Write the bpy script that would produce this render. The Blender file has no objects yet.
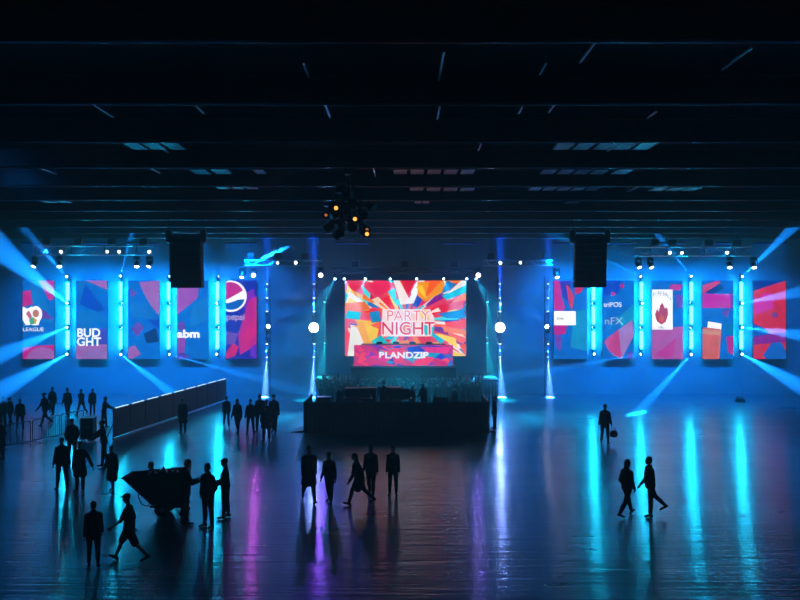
import bpy, math, random
from mathutils import Vector, Matrix, Euler
SC = bpy.context.scene
COL = SC.collection
PI = math.pi
F = 777.8            # focal length in pixels of the 800x600 frame (35 mm on 36 mm)
CH = 6.63            # camera height
def at(px, py, Y):   # a point at true distance Y seen at pixel px, py
    return Vector(((px-400)/F*Y, Y, CH-(py-300)/F*Y))
def ground(px, py):  # where a pixel below the horizon meets the floor
    Y = F*CH/(py-300)
    return Vector(((px-400)/F*Y, Y, 0))

# ------------------------------------------------------------------ materials
def lin(c):
    return tuple(((v/255)/12.92 if v/255 <= .04045 else ((v/255+.055)/1.055)**2.4) for v in c)
MATS = {}
def mat(name, rgb, rough=.6, metal=0., var=.25, scale=14., spec=.5, bump=0.):
    if name in MATS: return MATS[name]
    m = bpy.data.materials.new(name); m.use_nodes = True
    nt = m.node_tree; b = nt.nodes['Principled BSDF']
    tc = nt.nodes.new('ShaderNodeTexCoord')
    n = nt.nodes.new('ShaderNodeTexNoise'); n.inputs['Scale'].default_value = scale; n.inputs['Detail'].default_value = 4
    nt.links.new(tc.outputs['Object'], n.inputs['Vector'])
    r = nt.nodes.new('ShaderNodeValToRGB')
    c = lin(rgb)
    r.color_ramp.elements[0].position = .3; r.color_ramp.elements[1].position = .7
    r.color_ramp.elements[0].color = (*[v*(1-var) for v in c], 1)
    r.color_ramp.elements[1].color = (*[min(1, v*(1+var)) for v in c], 1)
    nt.links.new(n.outputs['Fac'], r.inputs['Fac']); nt.links.new(r.outputs['Color'], b.inputs['Base Color'])
    b.inputs['Roughness'].default_value = rough; b.inputs['Metallic'].default_value = metal
    b.inputs['Specular IOR Level'].default_value = spec
    if bump:
        bp = nt.nodes.new('ShaderNodeBump'); bp.inputs['Strength'].default_value = bump
        nt.links.new(n.outputs['Fac'], bp.inputs['Height']); nt.links.new(bp.outputs['Normal'], b.inputs['Normal'])
    MATS[name] = m
    return m
def emit(name, rgb, strength=1., sample=True, grain=.0):
    if name in MATS: return MATS[name]
    m = bpy.data.materials.new(name); m.use_nodes = True
    nt = m.node_tree; nt.nodes.clear()
    o = nt.nodes.new('ShaderNodeOutputMaterial'); e = nt.nodes.new('ShaderNodeEmission')
    e.inputs['Color'].default_value = (*lin(rgb), 1); e.inputs['Strength'].default_value = strength
    if grain:
        tc = nt.nodes.new('ShaderNodeTexCoord'); n = nt.nodes.new('ShaderNodeTexNoise'); n.inputs['Scale'].default_value = 1.3
        mr = nt.nodes.new('ShaderNodeMapRange')
        mr.inputs['From Min'].default_value = .3; mr.inputs['From Max'].default_value = .7
        mr.inputs['To Min'].default_value = strength*(1-grain); mr.inputs['To Max'].default_value = strength*(1+grain)
        nt.links.new(tc.outputs['Object'], n.inputs['Vector']); nt.links.new(n.outputs['Fac'], mr.inputs['Value'])
        nt.links.new(mr.outputs['Result'], e.inputs['Strength'])
    nt.links.new(e.outputs[0], o.inputs['Surface'])
    m.cycles.emission_sampling = 'AUTO' if sample else 'NONE'
    MATS[name] = m
    return m
GAIN = [1.]
def led(rgb):        # a lit patch of a video wall
    return emit('video_%d_%d_%d_%d' % (*rgb, GAIN[0]*100), rgb, GAIN[0]*(1.7 if min(rgb) > 200 and GAIN[0] < 1 else 1), True, .12)

M_BLACK = mat('black_powder_coat', (20, 21, 23), .45)
M_DARK = mat('dark_steel', (30, 32, 36), .5, .6)
M_ALU = mat('brushed_aluminium', (190, 194, 200), .3, 1., .15, 30)
M_STEEL = mat('galvanised_steel', (120, 125, 130), .4, .9)
M_CAB = mat('speaker_paint', (12, 13, 14), .7)
M_GRILLE = mat('speaker_grille', (9, 10, 11), .8, 0, .4, 60)
M_RUBBER = mat('black_rubber', (14, 14, 15), .8)
M_DRAPE = mat('black_drape', (10, 10, 12), .9, 0, .4, 3, .2, .2)
M_STAGE = mat('stage_deck', (24, 25, 28), .5)
M_WOOD = mat('case_laminate', (22, 22, 26), .5)

# ------------------------------------------------------------------ mesh building
class MB:
    def __init__(s): s.v = []; s.f = []; s.mi = []; s.cur = 0
    def quad(s, *pts):
        b = len(s.v); s.v += [Vector(p) for p in pts]; s.f.append(tuple(range(b, b+len(pts)))); s.mi.append(s.cur)
    def box(s, c, d, R=None, bev=0.):
        c = Vector(c); h = [x/2 for x in d]
        if bev:
            e = min(bev, min(h)*.9)
            ring = [(-h[0]+e, -h[1]), (h[0]-e, -h[1]), (h[0], -h[1]+e), (h[0], h[1]-e), (h[0]-e, h[1]), (-h[0]+e, h[1]), (-h[0], h[1]-e), (-h[0], -h[1]+e)]
            def sc(k): return [((x-math.copysign(k, x)), (y-math.copysign(k, y))) for x, y in ring]
            lv = [(sc(e), -h[2]), (ring, -h[2]+e), (ring, h[2]-e), (sc(e), h[2])]
            b = len(s.v)
            for rg, z in lv:
                for x, y in rg:
                    p = Vector((x, y, z)); s.v.append(c+(R @ p if R else p))
            for i in range(3):
                for j in range(8):
                    s.f.append((b+i*8+j, b+i*8+(j+1) % 8, b+(i+1)*8+(j+1) % 8, b+(i+1)*8+j)); s.mi.append(s.cur)
            s.f.append(tuple(b+7-j for j in range(8))); s.f.append(tuple(b+24+j for j in range(8))); s.mi += [s.cur]*2
            return s
        b = len(s.v)
        for z in (-h[2], h[2]):
            for x, y in ((-h[0], -h[1]), (h[0], -h[1]), (h[0], h[1]), (-h[0], h[1])):
                p = Vector((x, y, z)); s.v.append(c+(R @ p if R else p))
        for q in ((3, 2, 1, 0), (4, 5, 6, 7), (0, 1, 5, 4), (1, 2, 6, 5), (2, 3, 7, 6), (3, 0, 4, 7)):
            s.f.append(tuple(b+i for i in q)); s.mi.append(s.cur)
        return s
    def frame(s, a, b):
        a, b = Vector(a), Vector(b); d = b-a
        w = d.normalized() if d.length > 1e-9 else Vector((0, 0, 1))
        u = w.cross(Vector((0, 0, 1)) if abs(w.z) < .9 else Vector((1, 0, 0))).normalized()
        return a, b, u, w.cross(u), w
    def cyl(s, a, b, r1, r2=None, n=10):
        r2 = r1 if r2 is None else r2
        a, b, u, v, w = s.frame(a, b); k = len(s.v)
        for p, r in ((a, r1), (b, r2)):
            for i in range(n):
                t = 2*PI*i/n; s.v.append(p+(u*math.cos(t)+v*math.sin(t))*r)
        for i in range(n):
            s.f.append((k+i, k+(i+1) % n, k+n+(i+1) % n, k+n+i)); s.mi.append(s.cur)
        s.f.append(tuple(k+n-1-i for i in range(n))); s.f.append(tuple(k+n+i for i in range(n))); s.mi += [s.cur]*2
        return s
    def lathe(s, a, b, prof, n=16):   # prof: (t along a-b, radius)
        a, b, u, v, w = s.frame(a, b); k = len(s.v); m = len(prof)
        for t, r in prof:
            for i in range(n):
                g = 2*PI*i/n; s.v.append(a+(b-a)*t+(u*math.cos(g)+v*math.sin(g))*r)
        for j in range(m-1):
            for i in range(n):
                s.f.append((k+j*n+i, k+j*n+(i+1) % n, k+(j+1)*n+(i+1) % n, k+(j+1)*n+i)); s.mi.append(s.cur)
        s.f.append(tuple(k+n-1-i for i in range(n))); s.f.append(tuple(k+(m-1)*n+i for i in range(n))); s.mi += [s.cur]*2
        return s
    def caps(s, a, b, r1, r2=None, n=10, hs=3):   # tapered capsule
        r2 = r1 if r2 is None else r2
        a, b, u, v, w = s.frame(a, b); k = len(s.v); rings = []
        for i in range(1, hs+1):
            g = -PI/2+PI/2*i/hs; rings.append((a+w*r1*math.sin(g), r1*math.cos(g)))
        for i in range(0, hs):
            g = PI/2*i/hs; rings.append((b+w*r2*math.sin(g), r2*math.cos(g)))
        s.v.append(a-w*r1)
        for p, r in rings:
            for i in range(n):
                t = 2*PI*i/n; s.v.append(p+(u*math.cos(t)+v*math.sin(t))*r)
        s.v.append(b+w*r2); e = len(s.v)-1; m = len(rings)
        for i in range(n):
            s.f.append((k, k+1+(i+1) % n, k+1+i)); s.f.append((e, k+1+(m-1)*n+i, k+1+(m-1)*n+(i+1) % n)); s.mi += [s.cur]*2
        for j in range(m-1):
            for i in range(n):
                s.f.append((k+1+j*n+i, k+1+j*n+(i+1) % n, k+1+(j+1)*n+(i+1) % n, k+1+(j+1)*n+i)); s.mi.append(s.cur)
        return s
    def ell(s, c, r, R=None, n=14, m=8):
        c = Vector(c); k = len(s.v)
        def P(x, y, z):
            p = Vector((x*r[0], y*r[1], z*r[2])); return c+(R @ p if R else p)
        s.v.append(P(0, 0, -1))
        for j in range(1, m):
            g = -PI/2+PI*j/m
            for i in range(n):
                t = 2*PI*i/n; s.v.append(P(math.cos(g)*math.cos(t), math.cos(g)*math.sin(t), math.sin(g)))
        s.v.append(P(0, 0, 1)); e = len(s.v)-1
        for i in range(n):
            s.f.append((k, k+1+(i+1) % n, k+1+i)); s.f.append((e, k+1+(m-2)*n+i, k+1+(m-2)*n+(i+1) % n)); s.mi += [s.cur]*2
        for j in range(m-2):
            for i in range(n):
                s.f.append((k+1+j*n+i, k+1+j*n+(i+1) % n, k+1+(j+1)*n+(i+1) % n, k+1+(j+1)*n+i)); s.mi.append(s.cur)
        return s
    def tube(s, pts, r, n=8):
        for a, b in zip(pts[:-1], pts[1:]): s.caps(a, b, r, r, n, 2)
        return s
    def mesh(s, name):
        me = bpy.data.meshes.new(name); me.from_pydata([tuple(v) for v in s.v], [], s.f); return me
    def build(s, name, m, parent=None, smooth=False):
        me = s.mesh(name)
        for x in (m if isinstance(m, (list, tuple)) else [m]): me.materials.append(x)
        if isinstance(m, (list, tuple)): me.polygons.foreach_set('material_index', s.mi)
        if smooth: me.polygons.foreach_set('use_smooth', [True]*len(me.polygons))
        me.validate(); me.update()
        o = bpy.data.objects.new(name, me); COL.objects.link(o)
        if parent is not None: o.parent = parent
        return o
def tag(o, label, cat, group=None, kind=None):
    o['label'] = label; o['category'] = cat
    if group: o['group'] = group
    if kind: o['kind'] = kind
    return o
def empty(name, loc=(0, 0, 0), rz=0.):
    o = bpy.data.objects.new(name, None); o.empty_display_size = .2; COL.objects.link(o)
    o.location = loc; o.rotation_euler = (0, 0, rz); return o
def struct(name, mb, m, label=None):
    o = mb.build(name, m); o['kind'] = 'structure'
    if label: o['label'] = label
    return o
def copy_tree(o, parent=None):
    c = o.copy(); COL.objects.link(c)
    if parent is not None: c.parent = parent
    for ch in list(o.children): copy_tree(ch, c)
    return c
def aimq(d): return Vector(d).to_track_quat('-Z', 'Y')
def spot(parent, loc, d, rgb, power, deg, blend=.25, rad=.06, name='beam_lamp'):
    l = bpy.data.lights.new(name, 'SPOT'); l.energy = power; l.color = lin(rgb); l.spot_size = math.radians(deg); l.spot_blend = blend; l.shadow_soft_size = rad
    o = bpy.data.objects.new(name, l); COL.objects.link(o)
    o.rotation_mode = 'QUATERNION'; o.rotation_quaternion = aimq(d); o.location = loc
    if parent is not None: o.parent = parent
    return o
def lettering(txt, size, loc, m, parent, bold=0., align='LEFT', name='lettering', sx=1., extr=.006):
    c = bpy.data.curves.new(name, 'FONT'); c.body = txt; c.size = size; c.offset = bold; c.extrude = extr; c.align_x = align
    t = bpy.data.objects.new(name+'_font', c); COL.objects.link(t)
    bpy.context.view_layer.update()
    me = bpy.data.meshes.new_from_object(t.evaluated_get(bpy.context.evaluated_depsgraph_get()))
    bpy.data.objects.remove(t); me.name = name
    R = Matrix.Rotation(PI/2, 4, 'X') @ Matrix.Diagonal((sx, 1, 1, 1))
    me.transform(R); me.materials.clear(); me.materials.append(m)
    o = bpy.data.objects.new(name, me); COL.objects.link(o); o.location = loc
    if parent is not None: o.parent = parent
    return o

# ------------------------------------------------------------------ setting
WY, WX0, WX1, BY, CZ = 54.6, -32., 33., -5., 11.45
def floor_material():
    m = bpy.data.materials.new('sealed_concrete_floor'); m.use_nodes = True
    nt = m.node_tree; b = nt.nodes['Principled BSDF']
    tc = nt.nodes.new('ShaderNodeTexCoord')
    mp = nt.nodes.new('ShaderNodeMapping'); mp.inputs['Scale'].default_value = (.22, 2.2, 1)
    nt.links.new(tc.outputs['Object'], mp.inputs['Vector'])
    n = nt.nodes.new('ShaderNodeTexNoise'); n.inputs['Scale'].default_value = 1.; n.inputs['Detail'].default_value = 5; n.inputs['Roughness'].default_value = .6
    nt.links.new(mp.outputs[0], n.inputs['Vector'])
    n2 = nt.nodes.new('ShaderNodeTexNoise'); n2.inputs['Scale'].default_value = .35; n2.inputs['Detail'].default_value = 3
    nt.links.new(tc.outputs['Object'], n2.inputs['Vector'])
    cr = nt.nodes.new('ShaderNodeValToRGB')
    cr.color_ramp.elements[0].position = .3; cr.color_ramp.elements[0].color = (.022, .040, .050, 1)
    cr.color_ramp.elements[1].position = .72; cr.color_ramp.elements[1].color = (.055, .085, .100, 1)
    nt.links.new(n.outputs['Fac'], cr.inputs['Fac']); nt.links.new(cr.outputs['Color'], b.inputs['Base Color'])
    ad = nt.nodes.new('ShaderNodeMath'); ad.operation = 'ADD'
    nt.links.new(n.outputs['Fac'], ad.inputs[0]); nt.links.new(n2.outputs['Fac'], ad.inputs[1])
    mr = nt.nodes.new('ShaderNodeMapRange'); mr.inputs['From Min'].default_value = .7; mr.inputs['From Max'].default_value = 1.3
    mr.inputs['To Min'].default_value = FLOOR_R[0]; mr.inputs['To Max'].default_value = FLOOR_R[1]
    nt.links.new(ad.outputs[0], mr.inputs['Value']); nt.links.new(mr.outputs[0], b.inputs['Roughness'])
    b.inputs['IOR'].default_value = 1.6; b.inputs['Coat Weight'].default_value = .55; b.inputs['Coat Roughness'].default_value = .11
    b.inputs['Coat Tint'].default_value = (.45, .9, 1, 1); b.inputs['Specular Tint'].default_value = (.3, .85, 1, 1)      # teal put into the reflection colour to imitate more cyan light
    bp = nt.nodes.new('ShaderNodeBump'); bp.inputs['Strength'].default_value = .6; bp.inputs['Distance'].default_value = .03
    nt.links.new(n.outputs['Fac'], bp.inputs['Height'])
    mp2 = nt.nodes.new('ShaderNodeMapping'); mp2.inputs['Scale'].default_value = (.5, 9, 1)
    nt.links.new(tc.outputs['Object'], mp2.inputs['Vector'])
    n3 = nt.nodes.new('ShaderNodeTexNoise'); n3.inputs['Scale'].default_value = 1.; n3.inputs['Detail'].default_value = 3
    nt.links.new(mp2.outputs[0], n3.inputs['Vector'])
    bp2 = nt.nodes.new('ShaderNodeBump'); bp2.inputs['Strength'].default_value = .65; bp2.inputs['Distance'].default_value = .02     # trowel ridges across the hall
    nt.links.new(n3.outputs['Fac'], bp2.inputs['Height']); nt.links.new(bp.outputs['Normal'], bp2.inputs['Normal'])
    nt.links.new(bp2.outputs['Normal'], b.inputs['Normal']); nt.links.new(bp2.outputs['Normal'], b.inputs['Coat Normal'])
    return m
FLOOR_R = (.26, .48)
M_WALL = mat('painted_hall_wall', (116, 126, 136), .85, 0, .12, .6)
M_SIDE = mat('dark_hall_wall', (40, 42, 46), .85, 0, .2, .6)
M_CEIL = mat('dark_roof_deck', (38, 40, 44), .7, 0, .25, .8)
M_BEAM = mat('roof_beam_paint', (52, 56, 62), .32, .5, .3, 1.5)
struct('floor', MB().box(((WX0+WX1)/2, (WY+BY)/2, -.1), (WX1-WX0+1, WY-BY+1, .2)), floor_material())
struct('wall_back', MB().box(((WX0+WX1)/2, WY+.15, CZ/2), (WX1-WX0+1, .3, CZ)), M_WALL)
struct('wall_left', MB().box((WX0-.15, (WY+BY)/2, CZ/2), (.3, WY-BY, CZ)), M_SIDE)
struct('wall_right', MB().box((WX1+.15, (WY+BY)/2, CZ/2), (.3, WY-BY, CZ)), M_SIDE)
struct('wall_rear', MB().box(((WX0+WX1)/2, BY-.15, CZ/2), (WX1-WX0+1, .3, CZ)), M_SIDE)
struct('ceiling', MB().box(((WX0+WX1)/2, (WY+BY)/2, CZ+.1), (WX1-WX0+1, WY-BY+1, .2)), M_CEIL)
M_TUBE = mat('beam_edge_steel', (110, 114, 120), .14, 1., .2, 2)
BZ = CH+4.17                       # underside of the roof beams
BEAMS = [8.6+4.02*k for k in range(12)]
for i, y in enumerate(BEAMS):
    if y > WY-.6: break
    b = MB()
    b.box((.5, y, (BZ+CZ)/2+.03), (WX1-WX0-.1, .05, CZ-BZ-.06))
    b.box((.5, y, CZ-.02), (WX1-WX0-.1, .3, .04))
    b.cur = 1; b.cyl((WX0+.05, y, BZ+.045), (WX1-.05, y, BZ+.045), .045, n=16)          # rounded tube at the bottom edge
    o = struct('ceiling_beam', b, [M_BEAM, M_TUBE])
    o.data.polygons.foreach_set('use_smooth', [False]*12+[True]*16+[False]*2)
# short galvanised conduits and struts between the roof beams
for px, ya, yb in ((93, 104, 117), (195, 105, 113), (160, 147, 152), (444, 51, 80), (440, 106, 119), (303, 62, 77), (325, 104, 117), (523, 106, 113), (556, 103, 112), (596, 41, 62), (547, 62, 74), (657, 111, 118), (722, 69, 47), (620, 142, 151), (40, 168, 174), (150, 168, 173), (372, 160, 176), (640, 186, 192), (482, 143, 150)):
    h = CZ-.33-CH; y0, y1 = sorted((F*h/(300-ya), F*h/(300-yb))); x = (px-400)/F*(F*h/(300-ya))
    b = MB(); b.cyl((x, y0, CZ-.33), (x, y1, CZ-.33), .028, n=10)
    for y in (y0+.1, y1-.1): b.cyl((x, y, CZ-.33), (x, y, CZ), .014, n=6)
    struct('ceiling_conduit', b, M_STEEL)
# pale lay-in panels between the beams
def ceil_panel(px0, px1, py, n):
    Y = F*(BZ+.3-CH)/(300-py-2.5)
    bi = max([y for y in BEAMS if y <= Y+2.0] or [BEAMS[0]])
    X0, X1 = (px0-400)/F*Y, (px1-400)/F*Y; w = (X1-X0)/n
    for i in range(n):
        b = MB(); b.box((X0+(i+.5)*w, Y, BZ+.325), (w*.78, 1., .05))
        b.cyl((X0+(i+.5)*w, Y, BZ+.33), (X0+(i+.5)*w, Y, CZ), .012, n=6)
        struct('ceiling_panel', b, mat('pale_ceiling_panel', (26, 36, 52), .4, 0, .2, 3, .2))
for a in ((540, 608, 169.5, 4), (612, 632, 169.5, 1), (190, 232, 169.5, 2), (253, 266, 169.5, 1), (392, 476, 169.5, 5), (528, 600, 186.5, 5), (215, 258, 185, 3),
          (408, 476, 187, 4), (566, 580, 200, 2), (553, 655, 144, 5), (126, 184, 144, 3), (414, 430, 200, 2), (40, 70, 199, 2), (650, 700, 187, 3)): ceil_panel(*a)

# ------------------------------------------------------------------ video banners
def video(name, label, cat, X0, X1, Z0, Z1, Y, shapes, bg, group=None, depth=.14):
    r = empty(name, ((X0+X1)/2, Y, Z0)); tag(r, label, cat, group)
    w, h = X1-X0, Z1-Z0
    b = MB(); b.box((0, depth/2+.02, h/2), (w, depth, h), bev=.01)
    b.build('screen_frame', M_BLACK, r)
    MB().box((0, depth+.02+.04, h/2), (w*.6, .06, h*.8)).build('wall_mount', M_STEEL, r)
    cols = []; m = MB()
    def ci(c):
        if c not in cols: cols.append(c)
        return cols.index(c)
    def put(c, pts, k):
        m.cur = ci(c)
        pts = [((min(1, max(0, u))-.5)*w, min(1, max(0, v))) for u, v in pts]
        m.quad(*[(x, -.0012*k+.018, (1-v)*h) for x, v in pts])
    put(bg, [(0, 1), (1, 1), (1, 0), (0, 0)], 0)
    for k, (c, pts) in enumerate(shapes): put(c, pts, k+1)
    if len(shapes) > 12:                    # many layers: keep within a centimetre
        for v in m.v: v.y = .018-(.018-v.y)*.13
    face = m.build('screen_picture', [led(c) for c in cols], r)
    # faces towards the hall
    me = face.data
    flip = [p.index for p in me.polygons if p.normal.y > 0]
    r['w'] = w; r['h'] = h
    return r, face
def disc(cu, cv, ru, rv, a0=0, a1=360, n=28):
    return [(cu+ru*math.cos(math.radians(a0+(a1-a0)*i/n)), cv-rv*math.sin(math.radians(a0+(a1-a0)*i/n))) for i in range(n+1)]
def ban(px0, px1): 
    Y = 54.3
    return (px0-400)/F*Y, (px1-400)/F*Y, CH-(359-300)/F*Y, CH-(280.5-300)/F*Y, Y
BL, DB, MG, PK, PU, WH, CY = (8, 122, 240), (14, 66, 225), (225, 10, 160), (188, 112, 205), (120, 70, 205), (250, 252, 255), (20, 170, 230)
RD, OR, NV = (250, 20, 60), (250, 110, 90), (10, 30, 120)
def ban_text(r, face, txt, size, u, v, m=None, bold=0., sx=1.):
    w, h = r['w'], r['h']
    lettering(txt, size, ((u-.5)*w, .006, (1-v)*h), m or led(WH), face, bold, sx=sx, extr=.003)
BG = 'tall video banners on the back wall'
GAIN[0] = .78
b, f = video('video_banner', 'tall blue and magenta video banner with white heart logo over LEAGUE lettering', 'screen', *ban(22.5, 54), [
    ((25, 140, 240), [(.25, .0), (.55, 0), (.95, .55), (.3, .5)]),
    (MG, [(.5, 0), (1, 0), (1, .22), (.85, .26)]), (MG, [(0, .14), (.25, .12), (.32, .3), (0, .34)]),
    (PU, [(.3, .3), (.75, .4), (1, .5), (.6, .48)]), (MG, [(0, .86), (.5, .83), (1, .82), (1, 1), (0, 1)]),
    (PK, disc(.62, 1.02, .5, .17, 0, 180)),
    (WH, [(0, .33), (.14, .36), (.3, .33), (.34, .4), (.3, .56), (.1, .57), (0, .5)]), (WH, disc(.42, .43, .2, .105)), (WH, [(.28, .45), (.62, .43), (.5, .57), (.3, .57)]),
    ((240, 150, 120), disc(.42, .42, .1, .05)), ((80, 210, 160), [(.2, .5), (.34, .46), (.4, .55), (.24, .56)]), ((250, 200, 60), [(.34, .47), (.46, .5), (.42, .55), (.36, .54)]),
    ((240, 120, 150), [(.2, .38), (.3, .46), (.24, .5), (.1, .42)])], BL, BG)
ban_text(b, f, 'LEAGUE', .36, 0, .645, sx=1.15)
b, f = video('video_banner', 'tall blue video banner with two short bold white lines above a pink block', 'screen', *ban(76, 107), [
    ((20, 130, 235), [(0, 0), (.5, 0), (.2, .35), (0, .3)]), (DB, [(.3, .05), (.95, .38), (.7, .4), (.1, .3)]), (PK, [(.3, .0), (1, 0), (1, .12)]),
    ((20, 130, 235), [(.0, .4), (.6, .38), (1, .5), (.3, .6), (0, .58)]), ((70, 70, 215), [(.66, .62), (1, .6), (1, .82), (.66, .84)]), (PK, [(0, .83), (1, .81), (1, 1), (0, 1)]),
    ((170, 120, 210), [(.3, .9), (1, .85), (1, 1), (.1, 1)])], BL, BG)
ban_text(b, f, 'BUD', .82, .02, .715, bold=.02); ban_text(b, f, 'GHT', .82, .02, .83, bold=.02)
ban_text(b, f, 'LI', .5, .02, .6, led((40, 110, 220)))
b, f = video('video_banner', 'tall blue video banner with a pink corner and purple diamond, no white logo', 'screen', *ban(128, 159), [
    (PK, [(.35, .02), (1, 0), (1, .45), (.7, .3), (.5, .16)]), (PU, [(.05, .1), (.3, .16), (.1, .22)]), ((25, 130, 235), [(0, .3), (.7, .28), (.9, .5), (.2, .46)]),
    (PU, [(.1, .62), (.32, .52), (.52, .6), (.3, .72)]), (NV, [(.5, .68), (.9, .6), (1, .78), (.6, .8)]), (PK, [(0, .86), (.22, .82), (.42, .94), (.1, 1), (0, 1)]),
    (DB, [(.6, .5), (1, .5), (1, .62)])], BL, BG)
b, f = video('video_banner', 'tall blue and pink video banner with small white word, top behind the black loudspeakers', 'screen', *ban(177, 208), [
    ((185, 85, 205), [(0, .05), (.72, .05), (.66, .22), (0, .44)]), ((25, 140, 240), [(.5, .3), (1, .2), (1, .5), (.4, .6)]), (PU, disc(.14, .58, .12, .06)),
    ((170, 70, 200), [(.02, .73), (.28, .73), (.22, .95), (.05, .98)]), ((90, 60, 205), disc(.18, 1, .22, .08, 0, 180))], BL, BG)
ban_text(b, f, 'abm', .75, .0, .725, bold=.03, sx=1.25)
b, f = video('video_banner', 'tall magenta and violet cola video banner with large round white logo', 'screen', *ban(226, 256.5), [
    ((20, 40, 205), [(.66, 0), (1, 0), (1, .3), (.8, .38), (.5, .36), (.6, .1)]), ((150, 30, 220), [(.5, .2), (.9, .1), (1, .3), (.7, .5)]),
    (MG, [(.75, .25), (1, .2), (1, .82), (.45, .95), (.4, .68), (.62, .42)]), ((240, 0, 140), [(.5, .72), (1, .42), (1, .7), (.5, .9)]),
    (PU, [(0, .64), (.4, .68), (.3, .8), (0, .82)]), ((240, 0, 130), [(0, .92), (.22, .8), (.42, .84), (.3, .96), (0, 1)]), ((120, 20, 230), [(.8, .86), (1, .8), (1, 1), (.8, .96)]),
    (WH, disc(.16, .2, .52, .2)), ((235, 10, 150), disc(.14, .19, .44, .17, 20, 200)), ((20, 110, 225), disc(.16, .21, .45, .165, 195, 350)),
    (WH, [(0, .245), (.25, .22), (.45, .15), (.6, .12), (.62, .2), (.35, .25), (.15, .28), (0, .29)])], (40, 40, 200), BG)
ban_text(b, f, 'pepsi', .62, .01, .5, led((215, 185, 245)), .012, sx=1.0)
b, f = video('video_banner', 'tall magenta and cyan video banner with white name box, partly behind the tilted loudspeaker array', 'screen', *ban(554, 587), [
    (MG, [(0, 0), (.2, 0), (.22, .2), (.35, .35), (.2, .4), (.0, .36)]), ((60, 50, 210), [(.16, 0), (.5, .0), (.5, .3), (.26, .2)]), ((240, 60, 110), [(.36, .05), (.44, .07), (.62, .2), (.55, .38), (.46, .3)]),
    ((240, 20, 100), [(.62, .1), (.95, .06), (.8, .16), (.64, .18)]), ((225, 30, 170), [(0, .55), (.4, .56), (.34, .68), (.1, .7), (0, .68)]), (CY, [(.6, .4), (1, .36), (1, .9), (.5, .85)]),
    ((130, 70, 210), [(.02, .7), (.24, .72), (.2, .9), (.08, .86)]), (WH, [(0, .39), (.66, .39), (.66, .57), (0, .57)])], BL, BG)
ban_text(b, f, 'lime', .3, .08, .5, led((60, 60, 70)))
b, f = video('video_banner', 'tall blue video banner with two small pale words above a pink triangle', 'screen', *ban(603, 634), [
    ((10, 60, 220), [(0, 0), (.6, 0), (.5, .16), (0, .2)]), (CY, [(.4, .5), (1, .3), (1, .5), (.6, .6)]), ((190, 140, 220), [(.1, .74), (.95, .5), (1, .7), (.6, 1), (.3, .95)]),
    ((225, 60, 150), [(.02, .78), (.5, .62), (.6, .99), (.2, .9)]), (MG, disc(.62, .07, .07, .03)), (MG, disc(.33, .17, .07, .025)), ((110, 70, 210), [(.78, .92), (.95, .9), (.95, 1), (.8, 1)])], BL, BG)
ban_text(b, f, 'triPOS', .46, .02, .335, led((205, 215, 250)), .012); ban_text(b, f, 'nFX', .72, .04, .56, led((200, 230, 255)), sx=1.1)
b, f = video('video_banner', 'tall video banner with white flame poster panel over a pink block', 'screen', *ban(652, 683), [
    (MG, [(.6, .05), (1, .05), (.9, .13), (.55, .12)]), (PU, [(.75, .17), (1, .2), (1, .36), (.8, .34)]), ((205, 90, 185), [(0, .63), (1, .58), (1, 1), (0, 1)]), ((220, 40, 170), [(.1, .95), (.8, .72), (.7, .95), (.5, 1)]),
    (WH, [(0, .115), (.67, .115), (.67, .625), (0, .625)]),
    ((215, 20, 70), [(.34, .28), (.42, .36), (.5, .34), (.52, .44), (.44, .53), (.3, .56), (.16, .52), (.1, .43), (.16, .36), (.22, .4), (.26, .32)]), ((250, 120, 60), [(.3, .42), (.4, .48), (.32, .54), (.22, .49)])], BL, BG)
for i, ch in enumerate('FIREBALL'):
    ban_text(b, f, ch, .42, .03+.078*i, .19+.0045*(i-3.2)**2*(.9 if i > 3 else .35), led((15, 15, 30)), sx=.62)
ban_text(b, f, 'FIRE', .22, .2, .612, led((15, 15, 30)))
b, f = video('video_banner', 'tall video banner with magenta box above an orange block and small white card', 'screen', *ban(702.5, 733.5), [
    ((240, 40, 110), [(0, .06), (.5, .0), (.6, .02), (.2, .14), (0, .18)]), ((10, 50, 150), [(.1, .15), (.55, .04), (.7, .1), (.3, .18)]), ((230, 0, 190), [(0, .17), (.92, .17), (.95, .35), (0, .35)]),
    (PU, [(.9, .16), (1, .16), (1, .36), (.92, .36)]), ((0, 130, 200), [(.75, .55), (1, .55), (1, .68), (.75, .68)]), (PU, [(.6, .4), (.9, .36), (.8, .48)]),
    (OR, [(0, .6), (.62, .6), (.54, 1), (0, 1)]), ((250, 170, 140), [(.0, .62), (.6, .64), (.58, .7), (.02, .68)]), (WH, [(.18, .52), (.62, .55), (.6, .62), (.16, .6)]), ((215, 20, 160), [(.76, .72), (1, .7), (1, .95), (.84, .92)])], BL, BG)
b, f = video('video_banner', 'tall red video banner with magenta emblem and blue lower corner at the end', 'screen', *ban(753.5, 786), [
    ((10, 50, 170), [(0, 0), (1, 0), (.0, .13)]), ((20, 100, 215), [(0, .55), (.3, .6), (.5, .68), (0, .72)]), ((150, 0, 170), [(0, .72), (.5, .68), (1, .66), (1, .78), (0, .82)]),
    ((20, 110, 225), [(.3, .95), (.55, .8), (.85, .78), (1, .9), (1, 1), (.4, 1)]), ((240, 10, 190), disc(.42, .24, .22, .08)), ((240, 10, 190), [(0, .26), (.5, .24), (.66, .34), (.3, .4), (.06, .44)]),
    ((240, 10, 190), [(.04, .2), (.2, .24), (.06, .34)]), ((120, 40, 160), disc(.66, .44, .09, .035))], (240, 15, 55), BG)

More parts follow.
